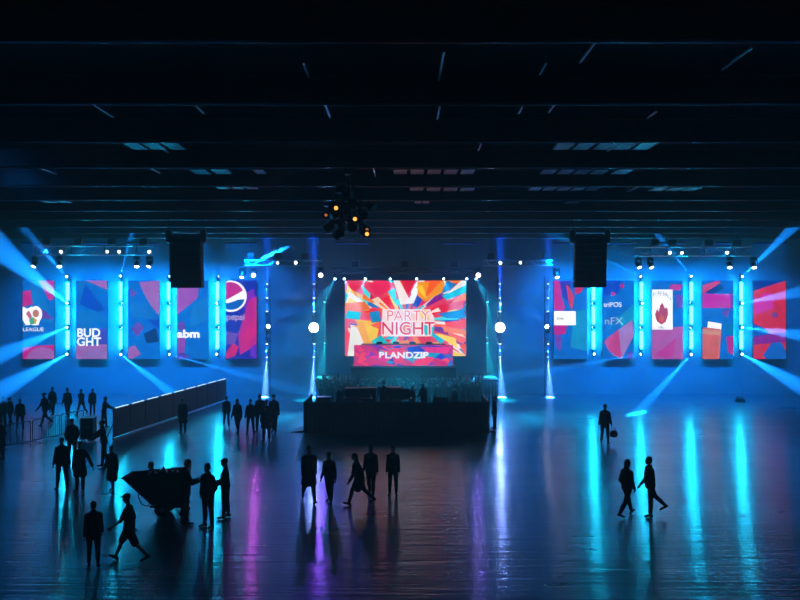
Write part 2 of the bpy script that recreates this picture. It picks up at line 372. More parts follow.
# ------------------------------------------------------------------ main screen, DJ booth, stage
SY = 53.2
X0, X1 = (345-400)/F*SY, (466-400)/F*SY; Z1, Z0 = CH+19.5/F*SY, CH-56/F*SY
R_ = random.Random(11)
PAL = [(255, 120, 10), (245, 20, 50), (225, 10, 120), (10, 185, 220), (255, 180, 10), (250, 235, 230), (10, 50, 190), (130, 15, 140), (255, 80, 50), (70, 220, 230), (250, 215, 190), (200, 10, 50), (10, 120, 200), (255, 210, 60)]
sh = []
cu, cv = .5, .55
for k in range(170):
    a = R_.uniform(0, 2*PI); r0 = R_.uniform(.1, .58); r1 = r0+R_.uniform(.1, .3); w = R_.uniform(.04, .13)
    c = R_.choice(PAL)
    q = []
    for rr, aa in ((r0, a), (r1, a-w), (r1*R_.uniform(.85, 1.05), a+w), (r0*1.1, a+w*.7)):
        q.append((cu+rr*math.cos(aa)*.95, cv-rr*math.sin(aa)*1.05))
    sh.append((c, q))
sh += [((250, 235, 235), [(.40, 0), (.45, 0), (.53, .24), (.61, 0), (.66, 0), (.58, .3), (.46, .32)]), ((20, 60, 190), [(.6, .17), (.66, .2), (.6, .36), (.56, .33)]), ((225, 20, 60), [(.46, 0), (.6, 0), (.53, .2)]),
       ((250, 150, 20), [(.6, .02), (.84, .0), (.8, .16), (.66, .28), (.6, .2)]), ((250, 90, 20), [(.7, .0), (.8, .0), (.66, .24)]), ((250, 200, 40), [(.58, .08), (.64, .06), (.68, .26)]),
       ((20, 185, 215), [(.8, .2), (1, .02), (1, .16), (.84, .26)]), ((240, 240, 240), [(.96, 0), (1, 0), (1, .06), (.84, .18)]), ((235, 20, 70), [(.76, .34), (.98, .26), (.98, .36), (.8, .42)]), ((20, 130, 210), [(.76, .44), (.98, .38), (1, .5), (.84, .5)]),
       ((245, 40, 50), [(.82, .55), (1, .52), (1, .64), (.86, .66)]), ((250, 120, 60), [(.8, .6), (1, .66), (1, .72), (.82, .68)]), ((20, 180, 200), [(.66, .92), (.78, .84), (.9, .96), (.8, 1)]),
       ((250, 165, 20), [(.08, .6), (.14, .55), (.3, .9), (.16, .98)]), ((250, 200, 30), [(.16, .56), (.28, .64), (.26, .78), (.2, .8)]), ((240, 235, 225), [(.05, .62), (.1, .62), (.2, 1), (.02, 1)]), ((250, 110, 20), [(.0, .3), (.16, .28), (.22, .38), (.0, .42)]),
       ((20, 190, 215), [(.02, .4), (.13, .42), (.12, .52), (0, .5)]), ((235, 30, 80), [(.04, .03), (.14, .08), (.16, .2), (.04, .1)]), ((250, 190, 30), [(.05, .12), (.14, .2), (.16, .28)]), ((240, 30, 90), [(.2, .03), (.34, 0), (.4, .1), (.28, .22), (.22, .14)]),
       ((20, 190, 205), [(.22, .8), (.3, .72), (.36, .84), (.26, .94)]), ((20, 60, 190), [(.4, .86), (.5, .78), (.48, .98), (.38, 1)]), ((235, 20, 140), [(.28, .5), (.34, .48), (.34, .66), (.3, .68)]), ((20, 140, 200), [(.2, .42), (.28, .4), (.3, .54), (.22, .56)]),
       ((250, 225, 230), [(.31, .38), (.7, .38), (.74, .5), (.72, .74), (.32, .74), (.3, .6)]), ((250, 200, 190), [(.4, .4), (.56, .4), (.6, .56), (.4, .52)]), ((250, 215, 140), [(.6, .4), (.68, .39), (.7, .52), (.63, .5)]), ((245, 120, 90), [(.46, .54), (.56, .55), (.56, .7), (.47, .7)]),
       ((40, 195, 215), [(.64, .58), (.74, .62), (.72, .74), (.66, .72)]), ((250, 130, 30), [(.43, .82), (.52, .78), (.54, .9), (.45, .94)])]
GAIN[0] = 1.2
big, bf = video('main_video_screen', 'large bright kaleidoscope video screen reading NIGHT above the DJ booth', 'screen', X0, X1, Z0, Z1, SY, sh, (235, 60, 100), depth=.3)
w, h = big['w'], big['h']
for (px, py, t, s, c, bd) in ((0, .535, 'PARTY', 1.05, (235, 60, 110), .0), (0, .715, 'NIGHT', 1.25, (225, 20, 90), .02)):
    lettering(t, s, (.02*w, -.022, (1-py)*h), led((255, 245, 245)), bf, bd+.05, 'CENTER', sx=.95, extr=.002)
    lettering(t, s, (.02*w, -.027, (1-py)*h), led(c), bf, bd-.012, 'CENTER', sx=.95, extr=.002)
for o in big.children:
    if o.name.startswith('wall_mount'):     # the big screen stands on two legs behind it, on the stage
        o.name = 'support_mount'
STZ = 1.5
b = MB(); b.box((.45, 52.3, STZ-.06), (11.9, 4.4, .12), bev=.02)
st = empty('stage', (0, 0, 0)); tag(st, 'wide low black stage under the large video screen', 'stage')
b.build('deck', M_STAGE, st)
b = MB()
for i in range(53):                          # pleated skirt
    x = -5.44+11.9*i/53*.992; b.cyl((x+.06, 50.16, .0), (x+.06, 50.16, STZ-.13), .07, n=8)
b.build('stage_skirt', mat('grey_stage_skirt', (74, 84, 96), .85, 0, .3, 3), st)
for x in (-5.2, -2, 2.5, 6.1):
    for y in (50.5, 54.2): MB().box((x, y, .69), (.1, .1, 1.38)).build('leg', M_STEEL, st)

# screen ground support
for x in (-3.2, 0, 3.2): MB().box((x, .42, 1.5-(Z0-STZ)/2-.0), (.12, .12, 3+(Z0-STZ)-.004)).build('support_post', M_STEEL, big)
# dj booth
DY = 51.2
bx0, bx1 = (354-400)/F*DY, (453-400)/F*DY; bz0, bz1 = CH-66/F*DY, CH-45/F*DY
dr = empty('booth_riser', ((bx0+bx1)/2, DY+.5, STZ)); tag(dr, 'dark riser on the stage carrying the glowing booth front', 'riser')
MB().box((0, .1, (bz0-STZ)/2), (bx1-bx0+.4, 1.4, bz0-STZ-.005), bev=.02).build('riser_body', M_STAGE, dr)
MB().box((0, -.62, (bz0-STZ)-.06), (bx1-bx0+.3, .03, .05)).build('riser_edge', M_ALU, dr)
R_ = random.Random(5)
PB = [(235, 15, 100), (225, 10, 130), (20, 50, 200), (30, 110, 200), (200, 20, 110), (250, 60, 90), (110, 30, 180), (20, 150, 190)]
sh = []
for k in range(60):
    x, y = R_.random(), R_.random(); a = R_.uniform(-.5, .5); L = R_.uniform(.04, .13); t = R_.uniform(.1, .28)
    sh.append((R_.choice(PB), [(x-L, y+a*.6), (x-L*.2, y-t), (x+L, y-a*.6), (x+L*.3, y+t)]))
sh += [((235, 15, 95), [(.36, .2), (.52, .1), (.5, .8), (.42, .95)]), ((20, 60, 205), [(.54, .1), (.68, .05), (.64, .5), (.56, .6)]), ((240, 20, 90), [(.6, .75), (.8, .55), (.74, .95), (.62, 1)]), ((235, 15, 130), [(.68, .1), (.98, .1), (.94, .4), (.74, .36)])]
bo, bof = video('booth_screen', 'low magenta and blue LED booth front with small white lettering', 'screen', bx0, bx1, bz0, bz1, DY, sh, (190, 20, 110), depth=.1)
lettering('BLANDZIP', .56, (.0*bo['w'], -.014, .38*bo['h']), led((245, 245, 255)), bof, .02, 'CENTER', sx=1.25, extr=.002)
for o in bo.children:
    if o.name.startswith('wall_mount'): o.name = 'rear_mount'; o.location.y = 0
dt = empty('booth_table', ((bx0+bx1)/2, DY+.72, bz0)); tag(dt, 'black equipment desk behind the glowing booth front', 'desk')
MB().box((.0, 0, bz1-bz0+.02), (5.6, .7, .06), bev=.01).build('tabletop', M_BLACK, dt)
for x in (-2.6, 2.6):
    for y in (-.28, .28): MB().box((x, y, (bz1-bz0)/2), (.06, .06, bz1-bz0-.02)).build('leg', M_BLACK, dt)
for i, x in enumerate((-1.6, -.5, .6, 1.7)):
    d = empty('deck_player', ((bx0+bx1)/2+x, DY+.72, bz1+.051))
    tag(d, 'small black disc player on the booth desk, number %s from the left end' % ('one two three four'.split()[i]), 'player', 'disc players on the booth desk')
    MB().box((0, 0, .06), (.4, .42, .12), bev=.015).build('body', M_BLACK, d)
    MB().cyl((0, -.02, .121), (0, -.02, .14), .13, n=20).build('jog_wheel', M_STEEL, d)

# ------------------------------------------------------------------ light fixtures
LENS = {}
def lens_mat(rgb, s): return emit('lens_%d_%d_%d_%d' % (*rgb, s*10), rgb, s, False)
def moving_head(name, label, loc, d, lens=(200, 235, 255), ls=8., size=1., hang=True, group=None, beam=None, cat='stage light', stand=None):
    """loc = pivot of the head; d = direction of the lens; beam = (rgb, watts, degrees)"""
    d = Vector(d).normalized(); s = size
    r = empty(name, loc); tag(r, label, cat, group)
    up = 1 if hang else -1
    pan = math.atan2(d.y, d.x); side = Vector((-math.sin(pan), math.cos(pan), 0))
    R = Matrix.Rotation(pan+PI/2, 3, 'Z')
    MB().box((0, 0, up*.36*s), (.34*s, .26*s, .16*s), R, .02*s).build('base', M_BLACK, r)
    y = MB(); y.box((0, 0, up*.265*s), (.42*s, .12*s, .04*s), R, .008)
    for q in (-1, 1): y.box(side*q*.2*s+Vector((0, 0, up*.12*s)), (.035*s, .12*s, .3*s), R, .008)
    y.build('yoke', M_BLACK, r)
    h = MB(); h.lathe(-d*.2*s, d*.22*s, [(0, .07*s), (.05, .11*s), (.3, .145*s), (.6, .14*s), (.75, .15*s), (1, .16*s)], 16)
    hd = h.build('head', M_BLACK, r, True)
    l = MB(); l.lathe(d*.2205*s, d*.238*s, [(0, .14*s), (.6, .12*s), (1, .06*s)], 16)
    l.build('lens', lens_mat(lens, ls), hd)
    if stand == 'clamp':
        c = MB(); c.box((0, 0, up*.47*s), (.06*s, .08*s, .08*s)); c.build('hanging_clamp', M_STEEL, r)
    if beam: spot(r, d*.27*s, d, beam[0], beam[1], beam[2], beam[3] if len(beam) > 3 else .25, .05*s)
    return r
ORD = 'first second third fourth fifth sixth seventh eighth ninth tenth eleventh twelfth'.split()

# --- LED columns
BEAMC = (20, 140, 255)
CYAN = (60, 225, 255)
TUBE = emit('cyan_led_tube', (0, 185, 255), 92.)
TUBE.node_tree.nodes['Emission'].inputs['Color'].default_value = (.006, .60, 1., 1)
COLS = {
 67: ('between the LEAGUE banner and the bold lettering banner', {0: (30, 236, 47, 1.), 1: (-4, 246, 36, 2.4), 2: (-4, 357, 40, 1.6), 3: (-4, 393, 38, 1.6)}),
 120: ('between the bold lettering banner and the plain pink-cornered banner', {0: (128, 247, 52, .8), 1: (147, 301, 54.5, .3), 2: (152, 348, 54.5, .4), 3: (170, 392, 47, 1.6)}),
 168: ('between the pink-cornered banner and the banner behind the loudspeakers', {0: (245, 238, 53, .12), 1: (192, 300, 54.5, .25), 2: (190, 332, 54.5, .25), 3: (262, 380, 51.5, 1.2)}),
 217: ('directly beside the magenta cola banner', {0: (253, 262, 54.4, .3), 2: (256, 336, 54.5, .5)}),
 594: ('between the white name box banner and the pink triangle banner', {1: (566, 307, 54.5, .3), 2: (561, 334, 54.5, .4)}),
 642: ('between the pink triangle banner and the flame poster banner', {0: (600, 257, 53, .9), 2: (610, 335, 54.5, .4), 3: (555, 369, 51.5, 1.)}),
 692: ('between the flame poster banner and the orange block banner', {0: (670, 250, 52, 1.), 1: (674, 296, 54.5, .4), 2: (657, 346, 54.5, .6), 3: (655, 394, 48, 1.4)}),
 742: ('between the orange block banner and the red banner', {0: (782, 238, 47, 1.4), 1: (806, 291, 43, .9), 2: (806, 336, 43, 1.3), 3: (806, 389, 40, 1.6)}),
}
KB = 650000.
CYL = 54.0
HZ = [277, 303.2, 327.2, 354]
for px, (where, beams) in COLS.items():
    base = at(px, 354, CYL); zb = base.z-.25; zt = at(px, 277, CYL).z+.25
    r = empty('led_column', (base.x, CYL, zb)); tag(r, 'glowing cyan LED tube column %s' % where, 'light column', 'LED tube columns between the banners', 'thing')
    MB().box((0, .26, (zt-zb)/2), (.1, .1, zt-zb), bev=.01).build('channel', M_BLACK, r)
    for z in (.8, (zt-zb)/2, zt-zb-.8): MB().box((0, .44, z), (.08, .25, .08)).build('wall_mount', M_STEEL, r)
    for ya, yb in ((282, 300.5), (306, 324.5), (330.5, 349)):
        za, zb2 = at(px, yb, CYL).z-zb, at(px, ya, CYL).z-zb
        MB().caps((0, .1, za+.1), (0, .1, zb2-.1), .1, .1, 12).build('tube', TUBE, r, True)
    for k in range(4):
        z = at(px, HZ[k], CYL).z-zb
        d = Vector((0, -1, 0)); t = beams.get(k)
        p = Vector((0, .02, z))
        if t: d = (at(t[0], t[1], t[2])-(r.location+p)).normalized()
        hb = MB(); hb.lathe(p-d*.1, p+d*.1, [(0, .06), (.3, .085), (1, .09)], 12); hb.box(p+Vector((0, .12, 0)), (.05, .12, .05))
        hh = hb.build('beam_head', M_BLACK, r)
        MB().cyl(p+d*.101, p+d*.115, .08, n=12).build('lens', lens_mat((190, 240, 255), 12.), hh)
        if t: spot(r, p+d*.16, d, BEAMC, KB*t[3], 4.2, .3, .04)

# --- inner light towers with six moving heads each
GT = 'moving heads on the four dark light towers'
BW = (15, 85, 255)
for px, where, sgn in ((267, 'tower beside the cola banner', -1), (314, 'tower at the stage, cola side', -1), (500, 'tower at the stage, name box side', 1), (548, 'tower beside the white name box banner', 1)):
    Y = 53.4
    base = at(px, 360, Y)
    r = empty('light_tower', (base.x, Y+.55, 0)); tag(r, 'slim black truss %s' % where, 'tower')
    zt = at(px, 276, Y).z
    for sx in (-.12, .12):
        for sy in (-.12, .12): MB().cyl((sx, sy, .04), (sx, sy, zt), .022, n=8).build('chord', M_BLACK, r)
    m = MB(); z = .1; k = 1
    while z < zt-.45:
        for (a, b2) in (((-.12, -.12), (.12, -.12)), ((.12, -.12), (.12, .12)), ((.12, .12), (-.12, .12)), ((-.12, .12), (-.12, -.12))):
            a, b2 = (a, b2) if k else (b2, a); m.cyl((*a, z), (*b2, z+.4), .012, n=6)
        z += .4; k = 1-k
    m.build('lattice', M_BLACK, r)
    MB().box((0, 0, .02), (.7, .7, .04), bev=.008).build('base_plate', M_BLACK, r)
    inner = px in (314, 500)
    for i, py in enumerate((286, 300, 313.5, 327.5, 342, 355)):
        p = at(px, py, Y)
        if i == 3:
            if inner:
                q = empty('blinder', p); tag(q, 'dazzling round white blinder on the %s' % where, 'stage light', GT)
                hb = MB(); hb.lathe((0, .22, 0), (0, -.1, 0), [(0, .12), (.3, .26), (.8, .32), (1, .34)], 20); hd = hb.build('housing', M_BLACK, q, True)
                MB().lathe((0, -.101, 0), (0, -.15, 0), [(0, .32), (.6, .26), (1, .1)], 20).build('lens', lens_mat((225, 220, 255), 40.), hd)
                mm = MB(); mm.box((0, .3, 0), (.1, .22, .1)); mm.build('mount', M_BLACK, q)
                spot(q, (0, -.2, 0), (0, -1, -.05), (90, 140, 255), 800., 130, .9, .12)
                continue
            d = Vector((-sgn*-.5*1, -.6, .45)) if False else Vector((-sgn*.5, -.75, .35))
            moving_head('spotlight', 'bright white moving head in the middle of the %s' % where, p, d, (235, 245, 255), 45., .9, False, GT, ((90, 150, 255), 4000., 14))
            continue
        if i < 3: d = Vector((sgn*.02*(i-1), -.06, 1)); lab = '%s upward moving head from the top of the %s' % (ORD[i], where)
        else: d = Vector((sgn*.03*(i-4), -.12, -1)); lab = '%s downward moving head below the middle of the %s' % (ORD[i-4], where)
        pw = {0: .7, 1: .8, 2: 4. if inner else 1.6, 4: 1.2, 5: 1.6}[i]
        moving_head('spotlight', lab, p, d, (215, 235, 255), 14., .62, d.z < 0, GT, (BW if i != 5 else (120, 190, 255), 260000.*pw, 13, .5))
# teal floor-standing pairs on the stage edges
for px, sgn, w in ((325, -1, 'cola'), (487, 1, 'name box')):
    for i, py in enumerate((300, 341)):
        p = at(px, py, 52.2)
        r = moving_head('spotlight', 'small teal moving head on a pole, %s, stage edge on the %s side' % (('upper one', 'lower one')[i], w), p, (sgn*.1, -.1, (-1, -1)[i]), (120, 240, 240), 10., .6, True, 'teal lights at the stage edges', ((20, 200, 215), 50000., 24, .6))
    q = empty('lighting_pole', (at(px, 300, 52.2).x, 52.55, STZ)); tag(q, 'thin black lighting pole on the stage edge, %s side' % w, 'pole')
    zt = at(px, 292, 52.2).z-STZ
    MB().cyl((0, 0, .03), (0, 0, zt), .03, n=8).build('pole', M_BLACK, q); MB().cyl((0, 0, 0), (0, 0, .03), .3, n=16).build('base_plate', M_BLACK, q)
    m = MB()
    for py in (300, 341):
        z = at(px, py, 52.2).z-STZ+.22; m.cyl((0, 0, z), (0, -.2, z), .025, n=8)
    m.build('outrigger_arm', M_BLACK, q)

# --- trusses
def truss(label, px0, px1, py0, py1, Y, hoists, w=.5):
    a, b = at(px0, py1, Y), at(px1, py0, Y); L = b.x-a.x; h = b.z-a.z
    r = empty('lighting_truss', ((a.x+b.x)/2, Y, a.z)); tag(r, label, 'truss')
    for y in (-w/2, w/2):
        for z in (0.025, h): MB().cyl((-L/2, y, z), (L/2, y, z),   .036, n=8).build('chord', M_ALU, r, False)
    m = MB(); n = int(L/.5); s = L/n
    for i in range(n):
        x = -L/2+i*s; f = i % 2
        for y in (-w/2, w/2): m.cyl((x, y, .025 if f else h), (x+s, y, h if f else .025), .02, n=6)
        for z in (.025, h): m.cyl((x, -w/2 if f else w/2, z), (x+s, w/2 if f else -w/2, z), .012, n=6)
    for i in range(0, n+1, 4):
        x = -L/2+i*s
        for y in (-w/2, w/2): m.cyl((x, y, .025), (x, y, h), .016, n=6)
    m.build('lattice', M_ALU, r)
    for hx in hoists:
        x = (hx-400)/F*Y-r.location.x
        MB().box((x, 0, h+.28), (.5, .34, .44), bev=.05).build('chain_hoist', M_BLACK, r)
        MB().cyl((x, 0, h+.5), (x, 0, CZ-a.z-.004), .022, n=6).build('hanging_chain', M_DARK, r)
        MB().tube([(x-.05, 0, h+.06), (x-.4, -w/2, h), (x-.4, -w/2, .14)], .03).build('sling', M_RUBBER, r)
    return r, a.z, Y, h, w
def truss_bits(t, lab, specs, group, aims={}):
    r, z, Y, h, w = t
    for i, (px, tilt, ls) in enumerate(specs):
        p = Vector(((px-400)/F*Y, Y-w/2, z-.565))
        if i in aims:        # this one points down the hall at the floor
            moving_head('spotlight', 'black moving head hanging under the %s, %s one along' % (lab, ORD[i]), p, ground(*aims[i][0])-p, (240, 225, 255), ls, 1.05, True, group, (aims[i][1], aims[i][2], 16, .8), 'stage light', 'clamp')
            continue
        moving_head('spotlight', 'black moving head hanging under the %s, %s one along' % (lab, ORD[i]), p, (tilt, -.55, -.9), (220, 240, 255), ls, 1.05, True, group, ((40, 110, 255), 500., 20, .5), 'stage light', 'clamp')
def truss_par(t, lab, specs, group):
    r, z, Y, h, w = t
    for i, (px, ls) in enumerate(specs):
        p = Vector(((px-400)/F*Y, Y-.02, z+.20))
        q = empty('par_can', p); tag(q, 'small par light inside the %s, %s one along' % (lab, ORD[i]), 'stage light', group)
        hb = MB(); hb.lathe((0, .14, 0), (0, -.14, 0), [(0, .07), (.3, .11), (1, .12)], 14); hd = hb.build('housing', M_BLACK, q, True)
        MB().cyl((0, -.141, 0), (0, -.15, 0), .1, n=14).build('lens', lens_mat((225, 240, 255), ls), hd)
        MB().box((0, .04, .14), (.03, .05, .1)).build('hanging_bracket', M_STEEL, q)
T1 = truss('long aluminium truss above the LEAGUE and bold lettering banners', 35, 152, 246, 255, 49.6, (47, 79, 112, 144))
truss_bits(T1, 'truss above the LEAGUE banner', [(37, -.25, 9), (61, .25, 9), (138, .2, 9), (151, -.2, 9)], 'moving heads under the outer trusses')
truss_par(T1, 'truss above the LEAGUE banner', [(62, 6), (108, 4), (120, 5), (150, 8)], 'par lights on the trusses')
T2 = truss('long aluminium truss above the flame poster and orange block banners', 636, 750, 247, 256, 49.6, (655, 672, 709, 737))
truss_bits(T2, 'truss above the flame poster banner', [(637, .25, 9), (649, .25, 9), (728, -.2, 9), (752, -.1, 9)], 'moving heads under the outer trusses')
truss_par(T2, 'truss above the flame poster banner', [(669, 8), (681, 6), (726, 9)], 'par lights on the trusses')
T3 = truss('short aluminium truss between the cola banner and the large screen', 245, 322, 260.5, 266, 51.5, (251, 278, 305), .4)
truss_bits(T3, 'short truss beside the cola banner', [(243, -.1, 9), (254, .3, 9), (321, .3, 12)], 'moving heads under the inner trusses', {1: ((262, 528), (205, 75, 235), 330.), 2: ((312, 545), (120, 60, 235), 700.)})
truss_par(T3, 'short truss beside the cola banner', [(278, 4), (296, 9)], 'par lights on the trusses')
T4 = truss('short aluminium truss between the large screen and the name box banner', 484, 552, 260.5, 266, 51.5, (491, 546), .4)
truss_bits(T4, 'short truss beside the name box banner', [(478, -.3, 12), (556, .1, 9)], 'moving heads under the inner trusses', {0: ((492, 560), (120, 90, 235), 250.)})
truss_par(T4, 'short truss beside the name box banner', [(500, 9), (520, 5)], 'par lights on the trusses')
TZ = at(400, 274, 52.6)
T5 = truss('dark truss directly above the large video screen', 333, 478, 268, 273, 52.6, (356, 405, 455), .35)
for o in T5[0].children:
    if o.name.startswith(('chord', 'lattice')): o.data.materials[0] = M_BLACK
for i, (px, dx) in enumerate(((336, -.6), (344, .5), (366, -.4), (390, .3), (417, -.3), (443, .4), (467, -.5), (475, .6))):
    p = Vector(((px-400)/F*52.6, 52.6-.18, T5[1]-.318))
    moving_head('spotlight', 'small blue-white moving head on the truss above the large screen, %s one along' % ORD[i], p, (dx*.6, -.8, -.74), (170, 215, 255), 14., .6, True, 'moving heads above the large screen', ((30, 170, 220), 36000., 24, .6), 'stage light', 'clamp')
# added wall washers: made-up LED bars put in to light the back wall blue
WASH = 1100.
WY_ = 50.6
WW = ['above the LEAGUE banner', 'above the bold lettering banner', 'above the pink-cornered banner', 'above the banner behind the loudspeakers', 'above the cola banner', 'above the name box banner', 'above the pink triangle banner', 'above the flame poster banner', 'above the orange block banner', 'above the red banner', 'above the large screen on the cola side', 'above the large screen on the name box side']
for i, (px, k) in enumerate(((38, .8), (92, 1), (143, 1), (192, 1), (241, .9), (570, .9), (619, 1), (668, 1), (718, 1), (770, .7), (352, .05), (460, .05))):
    z = BZ-.45
    r = empty('added_wash_bar', ((px-400)/F*WY_, WY_, z)); tag(r, 'added dark wash light bar hung high ' + WW[i], 'stage light', 'added wash light bars in front of the back wall')
    d = Vector((0, .36, -.93)).normalized(); R = Matrix.Rotation(math.atan2(.36, .93), 3, 'X')
    MB().box((0, 0, 0), (2.2, .14, .12), R, .02).build('housing', M_BLACK, r)
    MB().box(d*.064, (2.1, .09, .012), R).build('lens', lens_mat((20, 80, 255), 2.), r)
    for x in (-.9, .9): MB().cyl((x, 0, .05), (x, 0, CZ-z-.004), .012, n=6).build('hanging_rod', M_DARK, r)
    l = bpy.data.lights.new('added_wash_lamp', 'AREA'); l.shape = 'RECTANGLE'; l.size = 2.1; l.size_y = .1; l.energy = WASH*k; l.color = (.0, .2, 1.); l.spread = math.radians(115)
    o = bpy.data.objects.new('added_wash_lamp', l); COL.objects.link(o); o.parent = r; o.location = d*.09; o.rotation_mode = 'QUATERNION'; o.rotation_quaternion = aimq(d)

# ------------------------------------------------------------------ loudspeaker arrays
def pa(label, pxc, py0, py1, Y, tilt, n=8):
    c = at(pxc, py0, Y); bot = at(pxc, py1, Y); W = 31/F*Y; H = c.z-bot.z; h = H/n
    r = empty('line_array', (c.x, Y, bot.z)); tag(r, label, 'loudspeaker')
    r.rotation_euler = (0, 0, tilt)
    ang = 0
    for i in range(n):
        z = H-(i+.5)*h; k = .02*i*i*.5
        cab = MB(); cab.box((0, k*.3, z), (W, .7, h-.012), bev=.015); cb = cab.build('cabinet', M_CAB, r)
        MB().box((0, k*.3-.354, z), (W*.94, .012, h*.86)).build('grille', M_GRILLE, cb)
        MB().box((W/2+.012, k*.3, z), (.02, .3, h*.9)).build('rigging_plate', M_DARK, cb)
    b = MB(); b.box((0, 0, H+.06), (W*1.02, .5, .1), bev=.01); b.box((0, .2, H+.16), (W*.9, .08, .1)); b.build('bumper_frame', M_BLACK, r)
    for s in (-1, 1):
        b = MB(); b.box((s*(W/2+.08), 0, H+.1), (.3, .4, .7), bev=.05); b.build('chain_hoist', M_BLACK, r)
        MB().cyl((s*(W/2+.08), 0, H+.4), (s*(W/2+.08), 0, CZ-bot.z-.004), .03, n=6).build('hanging_chain', M_DARK, r)
    b = MB(); b.box((0, 0, H+.36), (W+.5, .1, .08)); b.build('spreader_bar', M_BLACK, r)
    return r
pa('hanging black loudspeaker array in front of the banner beside the cola banner', 186.5, 238, 288, 40, .03)
pa('hanging black loudspeaker array in front of the name box banner', 590, 238.5, 287.5, 40, -.1)

# ------------------------------------------------------------------ hanging amber-lit lighting cluster
CYY = 26.
c0 = at(346, 237, CYY)
r = empty('hanging_light_cluster', (c0.x, CYY, c0.z)); tag(r, 'dark hanging cluster of fixtures with amber lamps below the ceiling', 'light cluster')
top = CZ-c0.z
for x, y in ((-.14, -.14), (.14, -.14), (.14, .14), (-.14, .14)): MB().cyl((x, y, .45), (x*.8, y*.8, top-.004), .03, n=8).build('hanging_chord', M_DARK, r)
m = MB(); z = .5; k = 0
while z < top-.4:
    for a, b2 in (((-.14, -.14), (.14, -.14)), ((.14, .14), (-.14, .14)), ((.14, -.14), (.14, .14)), ((-.14, .14), (-.14, -.14))):
        m.cyl((*a, z), (*b2, z+.3), .014, n=6)
    z += .3
m.build('lattice', M_STEEL, r)
for zz, rad in ((.5, .62), (1.05, .72)):
    m = MB(); pts = [(rad*math.cos(2*PI*i/20), rad*.8*math.sin(2*PI*i/20), zz) for i in range(21)]; m.tube(pts, .035, 6)
    for i in range(0, 20, 5): m.cyl((0, 0, zz), pts[i], .025, n=6)
    m.build('ring', M_DARK, r)
R_ = random.Random(3)
AMB = emit('amber_lamp', (255, 165, 70), 2.2, False); DAMB = emit('dim_amber_lamp', (190, 110, 60), .8, False)
lit = {(336, 208): 1, (355, 219): 1, (367, 234): 1, (367, 229.5): .5, (326, 215): .5}
for i, ((px, py), s) in enumerate(lit.items()):
    p = at(px, py, CYY-.55)-c0; p.y = -.55
    h = MB(); h.lathe(p+Vector((0, .3, .06)), p, [(0, .05), (.3, .12), (1, .13)], 12)
    h.cyl(p+Vector((0, .15, 0)), (p.x*.7, 0, min(1.05, p.z+.35)), .025, n=6); hd = h.build('lamp_housing', M_BLACK, r)
    MB().cyl(p+Vector((0, -.001, 0)), p+Vector((0, -.02, -.004)), .065 if s == 1 else .05, n=12).build('lamp_lens', AMB if s == 1 else DAMB, hd)
for i in range(12):
    a = 2*PI*i/12+.2; zz = (.15, .35, .75, 1.0)[i % 4]; rad = .5+.12*(i % 3)
    p = Vector((rad*math.cos(a)+.12, rad*math.sin(a)*.8, zz)); d = Vector((math.cos(a)*.8, math.sin(a)*.8-.2, -.6)).normalized()
    h = MB(); h.lathe(p-d*.2, p+d*.16, [(0, .08), (.2, .14), (1, .16)], 12); h.cyl(p, (p.x*.85, p.y*.85, .5 if zz < .6 else 1.05), .03, n=6)
    h.build('lamp_housing', M_BLACK, r)
for i in range(5):
    a = 2*PI*i/5; z0 = 1.1+.28*i
    m = MB(); m.box((.22*math.cos(a), .2*math.sin(a), z0), (.3, .26, .34), Matrix.Rotation(a, 3, 'Z'), .03); m.build('junction_box', M_BLACK, r)
m = MB()
for i in range(6):
    a = 2*PI*i/6; m.tube([(.14*math.cos(a), .14*math.sin(a), 1.9), (.45*math.cos(a+.4), .4*math.sin(a+.4), 1.5), (.62*math.cos(a+.5), .5*math.sin(a+.5), 1.05)], .018, 5)
m.build('cable_loom', M_RUBBER, r)

# ------------------------------------------------------------------ people
M_SKIN = [mat('skin_light', (196, 150, 124), .55, 0, .06, 40), mat('skin_tan', (150, 104, 80), .55, 0, .06, 40), mat('skin_dark', (92, 62, 48), .55, 0, .06, 40)]
M_CLOTH = {k: mat('cloth_'+k, c, .9, 0, .3, 9, .2, .15) for k, c in dict(black=(16, 16, 18), charcoal=(34, 35, 38), navy=(20, 24, 40), grey=(52, 54, 58), denim=(28, 36, 54), olive=(36, 38, 28)).items()}
M_HAIR = mat('dark_hair', (20, 16, 14), .6, 0, .3, 60)
M_SHOE = mat('dark_shoe', (18, 18, 20), .6)
REMESH = []
def queue(o, vox, extra=None, smooth=2):
    m = o.modifiers.new('r', 'REMESH'); m.mode = 'VOXEL'; m.voxel_size = vox; m.use_smooth_shade = True
    if smooth:
        s = o.modifiers.new('s', 'SMOOTH'); s.factor = .5; s.iterations = smooth
    REMESH.append((o, extra))
def flush():
    bpy.context.view_layer.update()
    dg = bpy.context.evaluated_depsgraph_get(); out = []
    for o, ex in REMESH: out.append(bpy.data.meshes.new_from_object(o.evaluated_get(dg)))
    for (o, ex), me in zip(REMESH, out):
        old = o.data; mats = list(old.materials); nm = old.name
        o.modifiers.clear()
        if ex:
            vs = [v.co[:] for v in me.vertices]; fs = [tuple(p.vertices) for p in me.polygons]; k = len(vs)
            vs += [tuple(v) for v in ex.v]; fs += [tuple(i+k for i in f) for f in ex.f]
            me2 = bpy.data.meshes.new(nm); me2.from_pydata(vs, [], fs); me = me2
        me.materials.clear()
        for x in mats: me.materials.append(x)
        me.polygons.foreach_set('use_smooth', [True]*len(me.polygons)); me.update()
        o.data = me
    REMESH.clear()
POSE = dict(hl=.0, hr=.0, kl=.02, kr=.02, sl=.05, sr=.05, el=.15, er=.15, al=.12, ar=.12, lean=.02, nod=.05, turn=0., spread=.03, twl=0., twr=0.)
